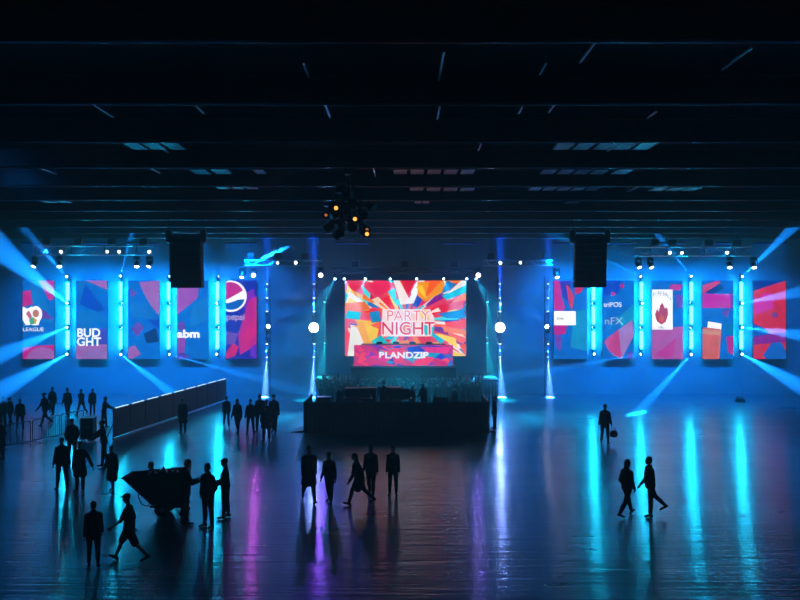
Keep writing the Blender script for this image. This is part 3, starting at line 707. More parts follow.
POSES = {
 'stand': {}, 'feet_apart': dict(spread=.09, al=.2, ar=.2, hl=.05, hr=-.05),
 'walk_a': dict(hl=.42, hr=-.34, kl=.08, kr=.5, sl=-.35, sr=.4, el=.3, er=.4, lean=.06),
 'walk_b': dict(hl=-.34, hr=.42, kl=.5, kr=.08, sl=.4, sr=-.35, el=.4, er=.3, lean=.06),
 'stride_a': dict(hl=.55, hr=-.42, kl=.12, kr=.55, sl=-.4, sr=.45, el=.3, er=.5, lean=.08),
 'stride_b': dict(hl=-.42, hr=.55, kl=.55, kr=.12, sl=.45, sr=-.4, el=.5, er=.3, lean=.08),
 'small_step': dict(hl=.2, hr=-.18, kl=.06, kr=.26, sl=-.15, sr=.2, el=.3, er=.35, lean=.04),
 'pockets': dict(sl=-.12, sr=-.12, el=.75, er=.75, al=.32, ar=.32, twl=.6, twr=.6, spread=.05),
 'phone': dict(sl=.35, sr=.45, el=1.35, er=1.3, al=.12, ar=.12, nod=.35, twl=.3, twr=.3, spread=.05),
 'reach_out': dict(sr=.2, ar=.75, er=.15, sl=.0, hl=.1, hr=-.1, kr=.15, spread=.06),
 'reach_front': dict(sr=1.0, er=.35, sl=.9, el=.4, hl=.12, hr=-.1, kr=.15, lean=.1),
 'bend': dict(lean=.95, nod=-.3, hl=.35, hr=-.3, kl=.15, kr=.45, sl=.5, sr=.3, el=.5, er=.4),
 'hands_up': dict(sl=2.6, sr=2.75, el=.5, er=.4, al=.15, ar=.15), 'one_up': dict(sr=2.7, er=.4, el=.4, spread=.06),
 'desk': dict(sl=.5, sr=.55, el=.9, er=.8, lean=.14, nod=.3), 'crossed': dict(sl=.3, sr=.3, el=1.7, er=1.7, al=.15, ar=.15, twl=1.2, twr=1.2, spread=.06),
}
def skeleton(pose):
    p = dict(POSE); p.update(POSES[pose] if isinstance(pose, str) else pose)
    J = {}
    for s, k in ((-1, 'l'), (1, 'r')):
        a, kn = p['h'+k], p['k'+k]
        def dv(t): return Vector((s*p['spread'], math.sin(t), -math.cos(t)))
        hip = Vector((s*.095, 0, .0)); knee = hip+dv(a)*.44; ank = knee+dv(a-kn)*.42
        ft = (a-kn)*.6 if (a-kn) < 0 else min(.35, a-kn)
        fd = Vector((s*.18, math.cos(ft), math.sin(ft))).normalized()
        J['hip'+k], J['knee'+k], J['ank'+k] = hip, knee, ank
        J['heel'+k] = ank-fd*.05+Vector((0, 0, -.045)); J['toe'+k] = ank+fd*.17+Vector((0, 0, -.055))
    R = Matrix.Rotation(-p['lean'], 3, 'X')
    J['waist'] = R @ Vector((0, .0, .16)); J['chest'] = R @ Vector((0, .01, .36)); J['neck'] = R @ Vector((0, -.01, .55))
    hdir = (Matrix.Rotation(-p['lean']*.5-p['nod'], 3, 'X') @ Vector((0, 0, 1)))
    J['head'] = J['neck']+hdir*.175+Vector((0, .025, 0))
    J['R'] = R
    J['HR'] = Matrix.Rotation(-p['turn'], 3, 'Z') @ Matrix.Rotation(-p['lean']*.5-p['nod'], 3, 'X')
    for s, k in ((-1, 'l'), (1, 'r')):
        sh = R @ Vector((s*.165, 0, .46))
        def dv(t, b): return R @ Vector((s*math.sin(b), math.sin(t)*math.cos(b), -math.cos(t)*math.cos(b)))
        t, e, b, tw = p['s'+k], p['e'+k], p['a'+k], p['tw'+k]
        el = sh+dv(t, b)*.30
        fd = dv(t+e, b*.8-tw)
        wr = el+fd*.26
        J['sh'+k], J['el'+k], J['wr'+k] = sh, el, wr
        J['fd'+k] = fd
        J['hand'+k] = wr+fd*.09
    z = min(min(J['heel'+k].z-.03, J['toe'+k].z-.022) for k in 'lr')
    for k, v in J.items():
        if isinstance(v, Vector) and not k.startswith('fd'): v.z -= z
    return J
def hand(mb, ex, J, k, S):
    s = -1 if k == 'l' else 1
    w, d = J['wr'+k], J['fd'+k]
    side = d.cross(Vector((s, 0, 0))); side = (side if side.length > .2 else d.cross(Vector((0, 1, 0)))).normalized()
    pn = d.cross(side).normalized()
    if pn.x*s > 0: pn = -pn                         # palm normal faces the thigh
    for t in (-.028, -.01, .01, .028): mb.caps(w*S+d*.01*S+side*t*.6*S, w*S+(d*.085+side*t)*S, .015*S, .014*S, 8)
    for i, (t, L) in enumerate(((-.032, .066), (-.011, .078), (.011, .073), (.031, .058))):
        a = w+d*.08+side*t; b = a+(d*.9+pn*.25)*L*.45; c = b+(d*.7+pn*.6)*L*.32; e = c+(d*.4+pn*.8)*L*.26
        ex.caps(a*S, b*S, .0095*S, .009*S, 8, 2); ex.caps(b*S, c*S, .009*S, .008*S, 8, 2); ex.caps(c*S, e*S, .008*S, .0068*S, 8, 2)
    fwd = 1 if side.y < 0 else -1
    a = w+d*.03-side*.03*fwd*-1; b = a+(d*.6-side*-.75*fwd+pn*.2).normalized()*.045; c = b+(d*.85+pn*.35)*.035
    ex.caps(a*S, b*S, .012*S, .0105*S, 8, 2); ex.caps(b*S, c*S, .0105*S, .008*S, 8, 2)
def person(label, loc, rz, H, pose='stand', top='jacket', bottom='trousers', hair='short', skin=0, tc='black', bc='charcoal', group='people on the hall floor', name='person', build=1., simple=False):
    S = H/1.76; J = skeleton(pose); r = empty(name, loc, rz)
    if label: tag(r, label, 'person', group)
    def V(k): return J[k]*S
    R = J['R']; g = build
    def body_core(mb, t, leg=True, arms=True, torso=True, arm_to=1., leg_to=1., legs_t=None):
        lt = t if legs_t is None else legs_t
        pel = (V('hipl')+V('hipr'))/2
        if torso:
            for s in (-1, 1):
                mb.caps(pel+R @ Vector((s*.06*S*g, 0, .02*S)), V('waist')+R @ Vector((s*.05*S*g, .005*S, 0)), (.105*g+t)*S, (.095*g+t)*S)
                mb.caps(V('waist')+R @ Vector((s*.05*S*g, .005*S, 0)), V('chest')+R @ Vector((s*.066*S*g, .0, .0)), (.092*g+t)*S, (.1*g+t)*S)
                mb.caps(V('chest')+R @ Vector((s*.066*S*g, 0, 0)), J['neck']*S+R @ Vector((s*.085*S, 0, -.08*S)), (.095*g+t)*S, (.06+t)*S)
                mb.caps(J['neck']*S+R @ Vector((s*.02*S, .0, -.03*S)), V('sh'+'lr'[s > 0]), (.055+t)*S, (.058+t)*S)
        if arms:
            for k in 'lr':
                mb.caps(V('sh'+k), V('el'+k), (.054*g+t)*S, (.043+t)*S)
                if arm_to > .4: mb.caps(V('el'+k), V('el'+k).lerp(V('wr'+k), arm_to), (.042+t)*S, (.042*(1-arm_to)+.029*arm_to+t)*S)
        if leg:
            for k in 'lr':
                if leg_to <= .5: mb.caps(V('hip'+k), V('hip'+k).lerp(V('knee'+k), .95), (.092*g+lt)*S, (.07+lt)*S); continue
                mb.caps(V('hip'+k), V('knee'+k), (.09*g+lt)*S, (.058+lt)*S)
                cm = V('knee'+k).lerp(V('ank'+k), .35)-Vector((0, .012*S, 0))
                mb.caps(V('knee'+k), cm, (.056+lt)*S, (.057+lt)*S); mb.caps(cm, V('knee'+k).lerp(V('ank'+k), leg_to), (.057+lt)*S, (.036+lt)*S)
    # body: one continuous skin
    B = MB(); ex = MB(); HR = J['HR']; hc = V('head')
    def hp(x, y, z): return hc+HR @ (Vector((x, y, z))*S)
    body_core(B, -.004)
    B.caps(J['neck']*S-R @ Vector((0, 0, .03*S)), hp(0, -.015, -.04), .058*S, .054*S)
    B.ell(hp(0, -.012, .02), (.074*S, .095*S, .095*S), HR)
    B.ell(hp(0, .022, -.035), (.06*S, .068*S, .082*S), HR)
    B.caps(hp(-.02, .06, -.095), hp(.02, .06, -.095), .024*S)                     # chin
    B.caps(hp(0, .088, .005), hp(0, .105, -.032), .009*S, .016*S)                 # nose
    B.caps(hp(-.035, .078, .022), hp(.035, .078, .022), .013*S)                   # brow
    B.caps(hp(-.018, .082, -.062), hp(.018, .082, -.062), .011*S)                 # mouth
    for s in (-1, 1): B.ell(hp(s*.076, -.008, -.012), (.012*S, .022*S, .033*S), HR); ex.ell(hp(s*.031, .079, .0), (.013*S, .012*S, .012*S), HR, 8, 6)
    for k in 'lr':
        hand(B, ex, J, k, S)
        B.caps(V('ank'+k), V('heel'+k), .036*S, .03*S); B.caps(V('heel'+k), V('toe'+k), .032*S, .022*S)
    bo = B.build('body', M_SKIN[skin], r); queue(bo, (.03 if simple else .0145)*S, ex, 1)
    # shoes
    for k in 'lr':
        m = MB(); m.caps(V('heel'+k)+Vector((0, 0, .012*S)), V('toe'+k)+Vector((0, 0, .012*S)), .042*S, .034*S); m.caps(V('ank'+k), V('heel'+k), .046*S, .042*S)
        mid = V('heel'+k).lerp(V('toe'+k), .7); sd = Vector((1, 0, 0)); mid.z += .02*S; m.caps(mid-sd*.012*S, mid+sd*.012*S, .038*S)
        o = m.build('shoe', M_SHOE, r); queue(o, .016*S)
        z = min((v.co.z for v in o.data.vertices))
    # bottom
    m = MB(); pel = (V('hipl')+V('hipr'))/2
    if bottom in ('trousers', 'shorts'):
        body_core(m, .012, True, False, False, leg_to=.97 if bottom == 'trousers' else .4, legs_t=.016 if bottom == 'trousers' else .03)
        for s in (-1, 1): m.caps(pel+R @ Vector((s*.06*S*g, 0, .0)), pel+R @ Vector((s*.055*S*g, 0, .1*S)), (.118*g)*S, (.106*g)*S)
    else:
        for s in (-1, 1):
            m.caps(pel+Vector((s*.06*S, 0, .08*S)), pel+Vector((s*.09*S, 0, -.4*S)), .11*S, .135*S); m.caps(pel+Vector((s*.06*S, 0, .0)), V('hip'+'lr'[s > 0]).lerp(V('knee'+'lr'[s > 0]), .85), .11*S, .12*S)
    o = m.build(bottom, M_CLOTH[bc], r); queue(o, .02*S)
    # top
    m = MB(); thick = dict(tee=.01, jacket=.017, hoodie=.02, coat=.022)[top]
    body_core(m, thick, False, True, True, arm_to=.3 if top == 'tee' else .93)
    if top == 'tee':
        for k in 'lr': m.caps(V('sh'+k), V('sh'+k).lerp(V('el'+k), .75), .066*S, .064*S)
    if top in ('jacket', 'hoodie'):
        for s in (-1, 1): m.caps(pel+R @ Vector((s*.06*S, 0, -.02*S)), pel+R @ Vector((s*.055*S, 0, .12*S)), .132*S*g, .125*S*g)
        m.caps(J['neck']*S-R @ Vector((0, 0, .02*S)), J['neck']*S+R @ Vector((0, .0, .03*S)), .078*S, .07*S)
    if top == 'hoodie': m.ell(J['neck']*S+R @ Vector((0, -.07*S, .0)), (.11*S, .075*S, .08*S), R)
    if top == 'coat':
        for s in (-1, 1): m.caps(pel+Vector((s*.06*S, 0, .06*S)), pel+Vector((s*.1*S, 0, -.3*S)), .125*S, .15*S)
    o = m.build({'tee': 'shirt'}.get(top, top), M_CLOTH[tc], r); queue(o, .02*S)
    # hair
    m = MB(); hm = M_HAIR; nm = 'hair'
    if hair in ('short', 'long', 'bun', 'pony'):
        m.ell(hp(0, -.022, .04), (.084*S, .098*S, .09*S), HR); m.ell(hp(0, -.05, -.005), (.08*S, .065*S, .085*S), HR)
        if hair == 'long': m.caps(hp(0, -.07, .0), hp(0, -.085, -.2), .07*S, .055*S); [m.caps(hp(s*.06, -.03, 0), hp(s*.07, -.04, -.17), .03*S, .025*S) for s in (-1, 1)]
        if hair == 'bun': m.ell(hp(0, -.1, .09), (.045*S, .045*S, .042*S), HR)
        if hair == 'pony': m.caps(hp(0, -.11, .03), hp(0, -.15, -.15), .03*S, .018*S)
    elif hair == 'cap':
        nm = 'cap'; hm = M_CLOTH['black']; m.ell(hp(0, -.012, .05), (.088*S, .104*S, .075*S), HR); m.ell(hp(0, .1, .045), (.065*S, .075*S, .014*S), HR)
    elif hair == 'hood':
        nm = 'hood'; hm = M_CLOTH[tc]; m.ell(hp(0, -.025, .01), (.1*S, .11*S, .13*S), HR); m.caps(hp(0, -.03, -.06), J['neck']*S, .09*S, .09*S)
    o = m.build(nm, hm, r); queue(o, .016*S)
    return r
def stand_at(px, py, head, fwd, label, pose='stand', top='jacket', bottom='trousers', hair='short', skin=0, tc='black', bc='charcoal', build=1., hlim=(1.5, 1.93)):
    """fwd = heading in degrees: 0 away from the camera, 180 towards it, 90 towards picture left, -90 right"""
    p = ground(px, py); H = (py-head)*p.y/F
    H = min(hlim[1], max(hlim[0], H))
    return person(label, p, math.radians(fwd), H, pose, top, bottom, hair, skin, tc, bc, build=build)
P = stand_at
P(3, 428, 397, 170, 'dark silhouetted person at the far left edge of the crowd behind the fences', 'feet_apart', 'jacket')
P(10, 426, 398, 160, 'dark silhouetted person shoulder to shoulder with the leftmost one behind the fences', 'small_step', 'hoodie', hair='cap')
P(20, 430, 399, -160, 'silhouetted person standing alone just right of the pair at the left edge', 'feet_apart', 'jacket', build=1.05)
P(1, 459, 419, 150, 'cut-off dark person standing in front of the fence at the left edge', 'pockets', 'coat')
P(45, 426, 392, 150, 'nearer and lower of the two overlapping people left of the fence gap', 'walk_a', 'jacket', hair='cap')
P(52.5, 416, 387, 175, 'taller person behind, of the two overlapping people left of the fence gap', 'small_step', 'jacket')
P(67.5, 418, 388, 180, 'slim person walking alone towards the hall behind the fence gap', 'small_step', 'jacket', hair='cap')
P(81.5, 415.5, 388.5, 170, 'person on the left of the close pair beyond the dark case', 'walk_b', 'jacket')
P(92.5, 415, 389.5, -170, 'person on the right of the close pair beyond the dark case', 'stand', 'hoodie')
P(104, 428, 397, -90, 'person touching the end of the low perimeter boards with one arm', 'reach_front', 'jacket')
P(72, 462, 419, 185, 'person seen behind and between the two front people on the left', 'pockets', 'hoodie', build=1.12)
P(62, 489, 438, -170, 'person in dark jacket standing left of the one with the outstretched arm', 'feet_apart', 'jacket', build=1.08)
P(80, 492, 442, 180, 'person in long dark coat stretching one arm out sideways', dict(sl=.1, al=.62, el=.1, hl=.08, hr=-.06, spread=.04), 'coat', hair='short', build=1.1)
P(104, 466, 420.5, 120, 'person in jacket behind the woman in skirt, one arm held forward', 'reach_front', 'jacket', hair='short')
P(112, 492, 446, 170, 'woman in short flared skirt walking behind the foreground pair', 'small_step', 'jacket', 'skirt', 'bun')
P(93.5, 566, 502, 20, 'foreground person with dark hooded top left of the one in the cap', 'small_step', 'hoodie', 'trousers', 'short', build=1.12)
P(129, 561, 491, 92, 'foreground person in cap and shorts striding towards the left edge', dict(hl=-.44, hr=.5, kl=.35, kr=.1, sl=.5, sr=-.25, el=.5, er=.3, lean=.04, nod=.12), 'tee', 'shorts', 'cap')
P(185, 524, 460, -55, 'person looking at a phone in raised hands right beside the rubbish cart', 'phone', 'jacket', build=1.05)
P(208, 527, 464, 150, 'broad person in the middle of the three talking beside the rubbish cart', 'pockets', 'jacket', build=1.15)
P(225.5, 518, 459, 95, 'person in cap on the right of the three talking beside the rubbish cart', dict(spread=.03, sl=.2, sr=.3, el=1.0, er=.9, hl=.06, hr=-.06), 'jacket', 'trousers', 'cap', build=1.1)
P(166, 507.5, 469, 95, 'stooping person half hidden behind the rubbish cart', 'bend', 'jacket', hlim=(1.7, 1.8))
P(183, 433, 399, 175, 'person standing alone on the open floor beside the perimeter boards', 'stand', 'coat')
P(226.5, 426, 396.5, 200, 'first from the cart side of the row of six people near the mixing platform', 'small_step', 'jacket')
P(237.5, 434, 399, 160, 'second from the cart side of the row of six people near the mixing platform', 'small_step', 'hoodie', build=1.1)
P(250.5, 434, 399.5, 185, 'third from the cart side of the row of six people, with a gap before it', 'feet_apart', 'jacket')
P(260, 432, 394.5, 175, 'tall fourth person in the tight knot of the row of six people', 'feet_apart', 'jacket')
P(266.5, 441, 393.5, 180, 'foremost person in the tight knot of the row of six people', 'stand', 'coat', build=1.15)
P(274, 433, 394.5, 170, 'last person of the row of six, next to the pale floor-light plate', 'small_step', 'jacket')
P(309, 502, 444, -165, 'person in loose open jacket striding close to the platform front', 'walk_a', 'coat', 'trousers', 'short', build=1.05)
P(329.5, 503, 452, 160, 'slimmer person walking right behind the one in the loose jacket', 'small_step', 'jacket', hair='cap')
P(358.5, 505, 452, 75, 'leaning person walking left with a swinging coat among the group of three', dict(lean=.2, hl=.45, hr=-.4, kl=.2, kr=.5, sl=.3, sr=-.3, el=.4, er=.3), 'coat', 'trousers', 'long')
P(371, 496, 445, 165, 'broad person close behind the leaning walker in the group of three', 'small_step', 'jacket', build=1.15)
P(393, 495, 446, 175, 'slim person standing upright on the name box side of the leaning walker', 'stand', 'jacket')
P(325.5, 403.5, 375, 175, 'lone person standing beyond the mixing platform near the stage corner', 'stand', 'coat')
P(494.5, 428.5, 396.5, 100, 'person standing tight against the end of the mixing platform', 'stand', 'jacket')
bagman = P(605, 443.5, 404.5, 180, 'lone person with a bag walking towards the camera on the open blue floor', dict(hl=.12, hr=-.1, kl=.03, kr=.25, al=.22, ar=.22, sl=.08, sr=0), 'jacket', build=1.08)
P(627, 516, 458.5, -60, 'woman with loose hair on the left of the pair strolling across the floor', dict(hl=.4, hr=-.38, kl=.05, kr=.3, sl=-.12, sr=-.1, el=.7, er=.7, al=.28, ar=.28, twl=.4, twr=.4), 'jacket', 'trousers', 'long', build=.98)
P(650, 516, 457, 95, 'taller person on the right of the pair strolling across the floor', dict(hl=.06, hr=-.5, kl=.02, kr=.35, sl=-.1, sr=.15, el=.6, er=.5, al=.12, ar=.12, lean=.03), 'jacket', 'trousers', 'short', build=1.08)
# bag carried by the lone walker
q = bagman.location+Vector((.385, -.06, 0)); bg_ = empty('shoulder_bag', (q.x, q.y, .46)); tag(bg_, 'dark round bag hanging from the hand of the lone walker', 'bag')
m = MB(); m.ell((0, 0, .0), (.2, .14, .17)); m.ell((0, 0, -.09), (.17, .12, .08)); o = m.build('bag_body', M_CLOTH['black'], bg_); queue(o, .02)
MB().tube([(-.12, 0, .12), (-.08, 0, .24), (.0, 0, .28), (.08, 0, .24), (.12, 0, .12)], .012, 6).build('handle', M_RUBBER, bg_)

# crowd before the stage: four figures, then copies of them
base = [person(None, (0, 0, 0), 0, 1.75, ps, tp, 'trousers', hr, 0, c, 'charcoal', simple=True) for ps, tp, hr, c in
        (('hands_up', 'jacket', 'short', 'grey'), ('stand', 'hoodie', 'short', 'denim'), ('one_up', 'jacket', 'long', 'grey'), ('feet_apart', 'coat', 'cap', 'denim'))]
R_ = random.Random(8); spots = []
for row in range(5):
    n = 14
    for i in range(n):
        px = 322+162*(i+.5*(row % 2))/n+R_.uniform(-1.2, 1.2); Y = 46.0+.82*row+R_.uniform(-.1, .1)
        spots.append(((px-400)/F*Y, Y))
for i, (x, y) in enumerate(spots):
    o = base[i] if i < 4 else copy_tree(base[R_.choice((0, 1, 1, 2, 3, 3))])
    o.location = (x, y, 0); o.rotation_euler = (0, 0, R_.uniform(-.3, .3)); s = R_.uniform(.94, 1.05); o.scale = (s, s, s)
    tag(o, 'person standing packed in the dark crowd before the stage, seen from behind', 'person', 'crowd before the stage')

# ------------------------------------------------------------------ mixing platform
PY0, PY1 = 38.8, 42.2
px0, px1 = (303-400)/F*PY0, (490-400)/F*PY0
mp = empty('mixing_platform', ((px0+px1)/2, PY0, 0)); tag(mp, 'wide black draped mixing platform in the middle of the floor', 'platform')
W = px1-px0; D = PY1-PY0
MB().box((0, D/2, .44), (W-.2, D-.2, .12), bev=.01).build('deck', M_STAGE, mp)
for x in (-W/2+.3, 0, W/2-.3):
    for y in (.3, D-.3): MB().box((x, y, .19), (.1, .1, .38)).build('leg', M_STEEL, mp)
def pleats(a, b, z0, z1, n, r0=.045):
    m = MB(); a, b = Vector(a), Vector(b)
    for i in range(n):
        p = a.lerp(b, (i+.5)/n); m.cyl((p.x, p.y, z0), (p.x, p.y, z1), r0*(1+.25*math.sin(i*2.1)), n=8)
    return m
pleats((-W/2+.08, .03, 0), (W/2-.08, .03, 0), .0, 1.5, 124).build('front_drape', M_DRAPE, mp)
for s in (-1, 1): pleats((s*(W/2-.05), .1, 0), (s*(W/2-.05), D-.1, 0), .0, 1.5, 44).build('side_drape', M_DRAPE, mp)
for s in (-1, 1):
    for y in (.1, D-.06): MB().cyl((s*(W/2-.05), y, 0), (s*(W/2-.05), y, 1.56), .03, n=8).build('corner_post', M_DARK, mp)
m = MB().tube([(-W/2+.05, .1, 1.53), (W/2-.05, .1, 1.53)], .025); m.build('front_rail', M_DARK, mp)
for s in (-1, 1): MB().tube([(s*(W/2-.05), .1, 1.53), (s*(W/2-.05), D-.06, 1.53)], .025).build('side_rail', M_DARK, mp)
DK = .508
def on_deck(px, Y): return Vector(((px-400)/F*Y, Y, DK))
GP = 'sound and light crew on the mixing platform'
def crew(px, Y, head, rz, label, pose, hair='short', top='jacket'):
    p = on_deck(px, Y); H = (CH-(head-300)/F*Y)-DK
    return person(label, p, rz, min(1.9, max(1.5, H)), pose, top, 'trousers', hair, 0, 'black', 'charcoal', GP)
crew(383.5, 40.6, 380.5, .1, 'crew member standing highest in the middle of the mixing platform', 'crossed')
crew(339, 40.9, 387, -.3, 'crew member on the mixing platform near its cola-side end', 'desk', 'cap')
crew(424, 40.8, 383.5, .4, 'crew member right of the desks on the mixing platform, arms at a console', 'desk')
crew(412, 41.6, 387.5, -.5, 'shorter crew member half behind the one at the console', 'pockets', 'long', 'hoodie')
crew(455, 41.2, 392.5, .2, 'crew member alone at the name-box-side end of the mixing platform', dict(lean=.3, sl=.6, sr=.6, el=.8, er=.8, nod=.2), 'cap')
def desk(px, Y, w, hgt, label):
    d = empty('mixing_desk', on_deck(px, Y)); tag(d, label, 'mixing desk', 'desks on the mixing platform')
    MB().box((0, 0, hgt-.25), (w, .8, .06), bev=.01).build('tabletop', M_BLACK, d)
    for x in (-w/2+.08, w/2-.08):
        for y in (-.32, .32): MB().box((x, y, (hgt-.28)/2), (.05, .05, hgt-.28)).build('leg', M_DARK, d)
    m = MB(); m.box((0, -.03, hgt-.12), (w*.86, .62, .16), Matrix.Rotation(-.12, 3, 'X'), .02); c = m.build('console', M_BLACK, d)
    m = MB(); m.box((0, .28, hgt+.06), (w*.8, .07, .34), Matrix.Rotation(.2, 3, 'X'), .02); m.build('meter_bridge', M_BLACK, c)
    for k in range(10):
        MB().box(((k-4.5)*w*.08, -.1, hgt-.025), (.022, .05, .03)).build('fader', M_STEEL, c)
desk(358, 40.2, 1.5, 1.3, 'wide mixing desk on the platform between the cap wearer and the tallest crew member')
desk(400, 40.1, 1.25, 1.3, 'mixing desk on the platform between the tallest crew member and the console operator')
desk(441, 40.3, 1.0, .85, 'lower mixing desk towards the name-box-side end of the platform')
for px, Y, hgt, lab in ((352, 41.75, 1.42, 'tall black equipment rack behind the wide mixing desk'), (369, 41.7, 1.44, 'tall black equipment rack beside the tallest crew member'), (394, 41.7, 1.46, 'tall black equipment rack behind the middle mixing desk'), (324, 41.4, .98, 'low black equipment rack at the cola-side end of the platform')):
    k = empty('equipment_rack', on_deck(px, Y)); tag(k, lab, 'equipment rack', 'racks on the mixing platform')
    MB().box((0, 0, hgt/2), (.8, .6, hgt), bev=.02).build('rack_case', M_WOOD, k)
    for i in range(int(hgt/.2)-1): MB().box((0, -.306, .18+.2*i), (.7, .015, .16)).build('rack_unit', M_DARK, k)
    for x in (-.36, .36): MB().box((x, -.31, hgt/2), (.03, .02, hgt-.04)).build('edge_strip', M_STEEL, k)
# added pale plates at the platform ends, standing in for light on the floor
for (qx, s, lab, sz) in ((px0-.03, -1, 'pale plate standing in for floor light at the cola-side corner of the mixing platform', .62), (px1+.03, 1, 'small plate standing in for floor light at the name-box-side corner of the mixing platform', .34)):
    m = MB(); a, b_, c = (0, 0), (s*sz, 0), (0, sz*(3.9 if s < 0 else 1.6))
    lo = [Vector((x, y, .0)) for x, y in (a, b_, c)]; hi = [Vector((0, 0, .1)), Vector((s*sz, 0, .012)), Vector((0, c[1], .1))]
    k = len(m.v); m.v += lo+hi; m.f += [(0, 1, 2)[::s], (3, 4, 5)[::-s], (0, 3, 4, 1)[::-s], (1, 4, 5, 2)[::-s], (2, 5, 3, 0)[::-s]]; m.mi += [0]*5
    o = m.build('floor_glow_plate', mat('pale_floor_glow', (226, 222, 232), .25, 0, .05)); o.location = (qx, PY0+.1, 0); tag(o, lab, 'ramp')

# ------------------------------------------------------------------ perimeter boards, fences, cart, cases
a = ground(113, 440); b_ = Vector(((226-400)/F*51.0, 51.0, 0)); n = 9
dirv = (b_-a); L = dirv.length/n; ang = math.atan2(dirv.y, dirv.x); dirv.normalize()
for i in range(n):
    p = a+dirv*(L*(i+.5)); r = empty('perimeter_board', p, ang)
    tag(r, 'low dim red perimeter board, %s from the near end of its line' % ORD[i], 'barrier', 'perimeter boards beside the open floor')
    h_ = 1.42
    MB().box((0, 0, .09+h_/2-.02), (L-.04, .07, h_-.1), bev=.01).build('panel', mat('board_paint', (72, 8, 34), .7, 0, .5, .9), r)
    MB().box((0, 0, .045), (L-.02, .12, .09), bev=.01).build('kick_plate', mat('pale_kick_plate', (200, 190, 205), .3), r)
    MB().box((0, 0, h_+.04), (L-.28, .14, .06), bev=.015).build('cap_rail', mat('white_cap_rail', (225, 230, 235), .22), r)
    MB().box((0, -.03, h_+.078), (L-.4, .05, .016)).build('glow_strip', emit('pale_glow_strip', (205, 240, 255), 2.2), r)  # emissive strip making the bright dashes along the cap rail
    for s in (-1, 1): MB().tube([(s*(L/2-.3), .06, .9), (s*(L/2-.3), .5, .03)], .03).build('brace', M_STEEL, r)
def fence(pa_, pb_, label):
    a, b_ = ground(*pa_), ground(*pb_); d = b_-a; L = d.length
    r = empty('crowd_fence', (a+b_)/2, math.atan2(d.y, d.x)); tag(r, label, 'fence', 'steel crowd fences on the left')
    h = 1.08
    MB().tube([(-L/2+.03, 0, .14), (-L/2+.03, 0, h-.06), (-L/2+.09, 0, h), (L/2-.09, 0, h), (L/2-.03, 0, h-.06), (L/2-.03, 0, .14), (-L/2+.03, 0, .14)], .024).build('frame', M_STEEL, r, True)
    k = max(4, int(L/.14))
    for i in range(1, k):
        x = -L/2+L*i/k; MB().cyl((x, 0, .15), (x, 0, h-.01), .009, n=6).build('bar', M_STEEL, r)
    for s in (-1, 1): MB().tube([(s*(L/2-.2), -.3, .022), (s*(L/2-.2), 0, .07), (s*(L/2-.2), 0, .15), (s*(L/2-.2), 0, .07), (s*(L/2-.2), .3, .022)], .02).build('foot', M_STEEL, r)
fence((-2, 450), (31, 444), 'steel crowd fence nearest the left edge')
fence((32, 443.5), (60, 437), 'middle steel crowd fence of the three on the left')
fence((61, 436.5), (84, 431), 'steel crowd fence ending at the dark case')
p = ground(88.5, 441); r = empty('road_case', p, .15); tag(r, 'upright dark road case on castors beyond the person with outstretched arm', 'case')
MB().box((0, 0, .62), (.6, .6, 1.0), bev=.02).build('case_body', M_WOOD, r)
for s in (-1, 1):
    for t in (-1, 1):
        MB().box((s*.29, t*.29, .62), (.04, .04, 1.01)).build('edge_strip', M_ALU, r)
        MB().cyl((s*.22-.02, t*.22, .06), (s*.22+.02, t*.22, .06), .06, n=14).build('castor', M_RUBBER, r)
MB().box((0, -.305, .7), (.16, .02, .1)).build('latch', M_STEEL, r)
# rubbish cart (tilt truck)
p = ground(159, 514); r = empty('tilt_cart', p); tag(r, 'dark tilt cart with a pointed hopper full of rubbish beside three talking people', 'cart')
prof = [(-1.0, 1.2), (.88, 1.36), (.9, .5), (.55, .34), (-.12, .36), (-.2, .42)]
def hopper(w, ins):
    m = MB(); n = len(prof)
    return m
m = MB(); w2 = .42; n = len(prof)
for s in (-1, 1):
    k = len(m.v); m.v += [Vector((x, s*w2*(1 if z > .9 else .8), z)) for x, z in prof]; m.f.append(tuple(range(k, k+n))[::s]); m.mi.append(0)
for i in range(n):
    if i == 0: continue
    j = (i+1) % n; m.f.append((i, j, n+j, n+i)); m.mi.append(0)
hp_ = m.build('hopper', mat('cart_plastic', (16, 18, 20), .5), r)
so = hp_.modifiers.new('wall', 'SOLIDIFY'); so.thickness = .03
m = MB(); m.tube([(-1.0, -w2, 1.2), (.88, -w2, 1.36), (.88, w2, 1.36), (-1.0, w2, 1.2), (-1.0, -w2, 1.2)], .03); m.build('rim', M_BLACK, r)
for s in (-1, 1):
    x = MB(); x.cyl((.2, s*.34-.035, .23), (.2, s*.34+.035, .23), .23, n=24); wl = x.build('wheel', M_RUBBER, r); MB().cyl((.2, s*.34-.05, .23), (.2, s*.34+.05, .23), .08, n=14).build('hub', M_STEEL, wl)
    MB().cyl((.8, s*.3-.02, .09), (.8, s*.3+.02, .09), .09, n=16).build('castor', M_RUBBER, r)
MB().box((.35, 0, .3), (1.1, .6, .07), bev=.01).build('chassis', M_DARK, r)
MB().tube([(-.58, -.1, .8), (-.6, -.12, .55), (-.5, -.12, .34), (-.34, -.12, .28), (-.22, -.12, .36)], .018, 6).build('push_handle', M_STEEL, r)
R_ = random.Random(2)
for i, (x, z) in enumerate(((-.2, 1.22), (.12, 1.3), (.48, 1.26))):
    m = MB(); m.ell((0, 0, 0), (.15, .26, .17)); m.caps((0, 0, .1), (.03, 0, .22), .05, .03)
    o = m.build('rubbish_bag', mat('black_bag_film', (14, 14, 15), .3, 0, .3, 20, .5, .6)); o.location = p+Vector((x, 0, z-.05)); queue(o, .03)
    tag(o, 'black rubbish bag heaped in the tilt cart, %s from its pointed end' % ORD[i], 'bag', 'rubbish bags in the tilt cart')
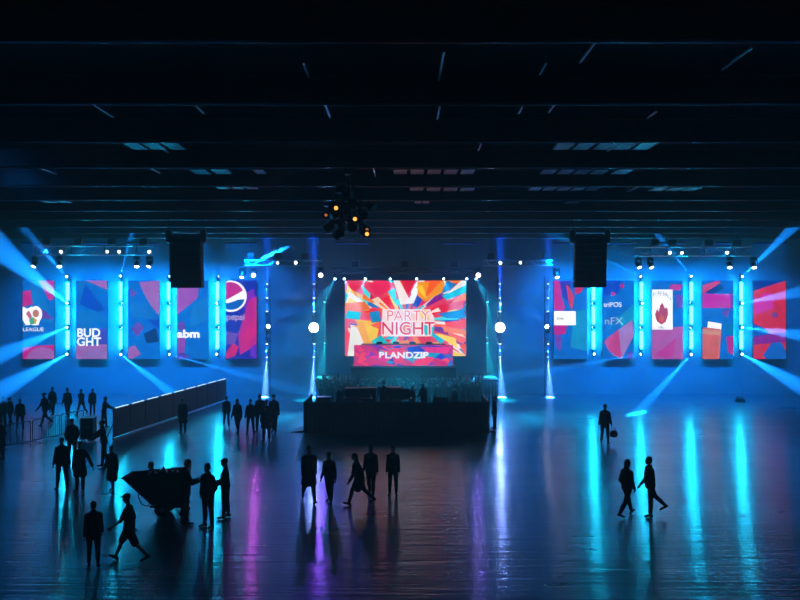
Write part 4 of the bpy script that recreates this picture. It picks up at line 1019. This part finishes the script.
# small wedge case on the floor by the red banner
p = ground(740, 402); r = empty('floor_monitor', p); tag(r, 'small dark wedge speaker alone on the far floor under the red banner side', 'speaker')
m = MB(); k = [(-.3, -.18, 0), (.3, -.18, 0), (.3, .2, 0), (-.3, .2, 0), (-.26, -.1, .22), (.26, -.1, .22), (.16, .12, .36), (-.16, .12, .36)]
m.v += [Vector(q) for q in k]; m.f += [(3, 2, 1, 0), (4, 5, 6, 7), (0, 1, 5, 4), (1, 2, 6, 5), (2, 3, 7, 6), (3, 0, 4, 7)]; m.mi += [0]*6
m.build('cabinet', M_CAB, r); MB().box((0, -.145, .12), (.46, .01, .16), Matrix.Rotation(-.35, 3, 'X')).build('grille', M_GRILLE, r)
flush()


# ------------------------------------------------------------------ camera, world, render look
cam = bpy.data.cameras.new('camera'); cam.lens = 35.; cam.sensor_width = 36.; cam.clip_end = 300
co = bpy.data.objects.new('camera', cam); COL.objects.link(co); co.location = (0, 0, CH); co.rotation_euler = (PI/2, 0, 0)
SC.camera = co
w = bpy.data.worlds.new('hall_air'); SC.world = w; w.use_nodes = True
nt = w.node_tree; nt.nodes.clear()
wo = nt.nodes.new('ShaderNodeOutputWorld'); bg = nt.nodes.new('ShaderNodeBackground'); bg.inputs['Color'].default_value = (0, 0, 0, 1); bg.inputs['Strength'].default_value = 0
vs = nt.nodes.new('ShaderNodeVolumeScatter'); vs.inputs['Color'].default_value = (.85, .93, 1, 1); vs.inputs['Density'].default_value = .0055; vs.inputs['Anisotropy'].default_value = .25
nt.links.new(bg.outputs[0], wo.inputs['Surface']); nt.links.new(vs.outputs[0], wo.inputs['Volume'])
v = SC.view_settings; v.view_transform = 'Standard'; v.look = 'None'; v.gamma = 1.; v.use_curve_mapping = False; v.exposure = 0.
cy = SC.cycles
cy.use_denoising = True; cy.use_light_tree = True; cy.max_bounces = 5; cy.diffuse_bounces = 2; cy.glossy_bounces = 3; cy.volume_bounces = 0; cy.transmission_bounces = 1
cy.sample_clamp_indirect = 4.; cy.caustics_reflective = False; cy.caustics_refractive = False
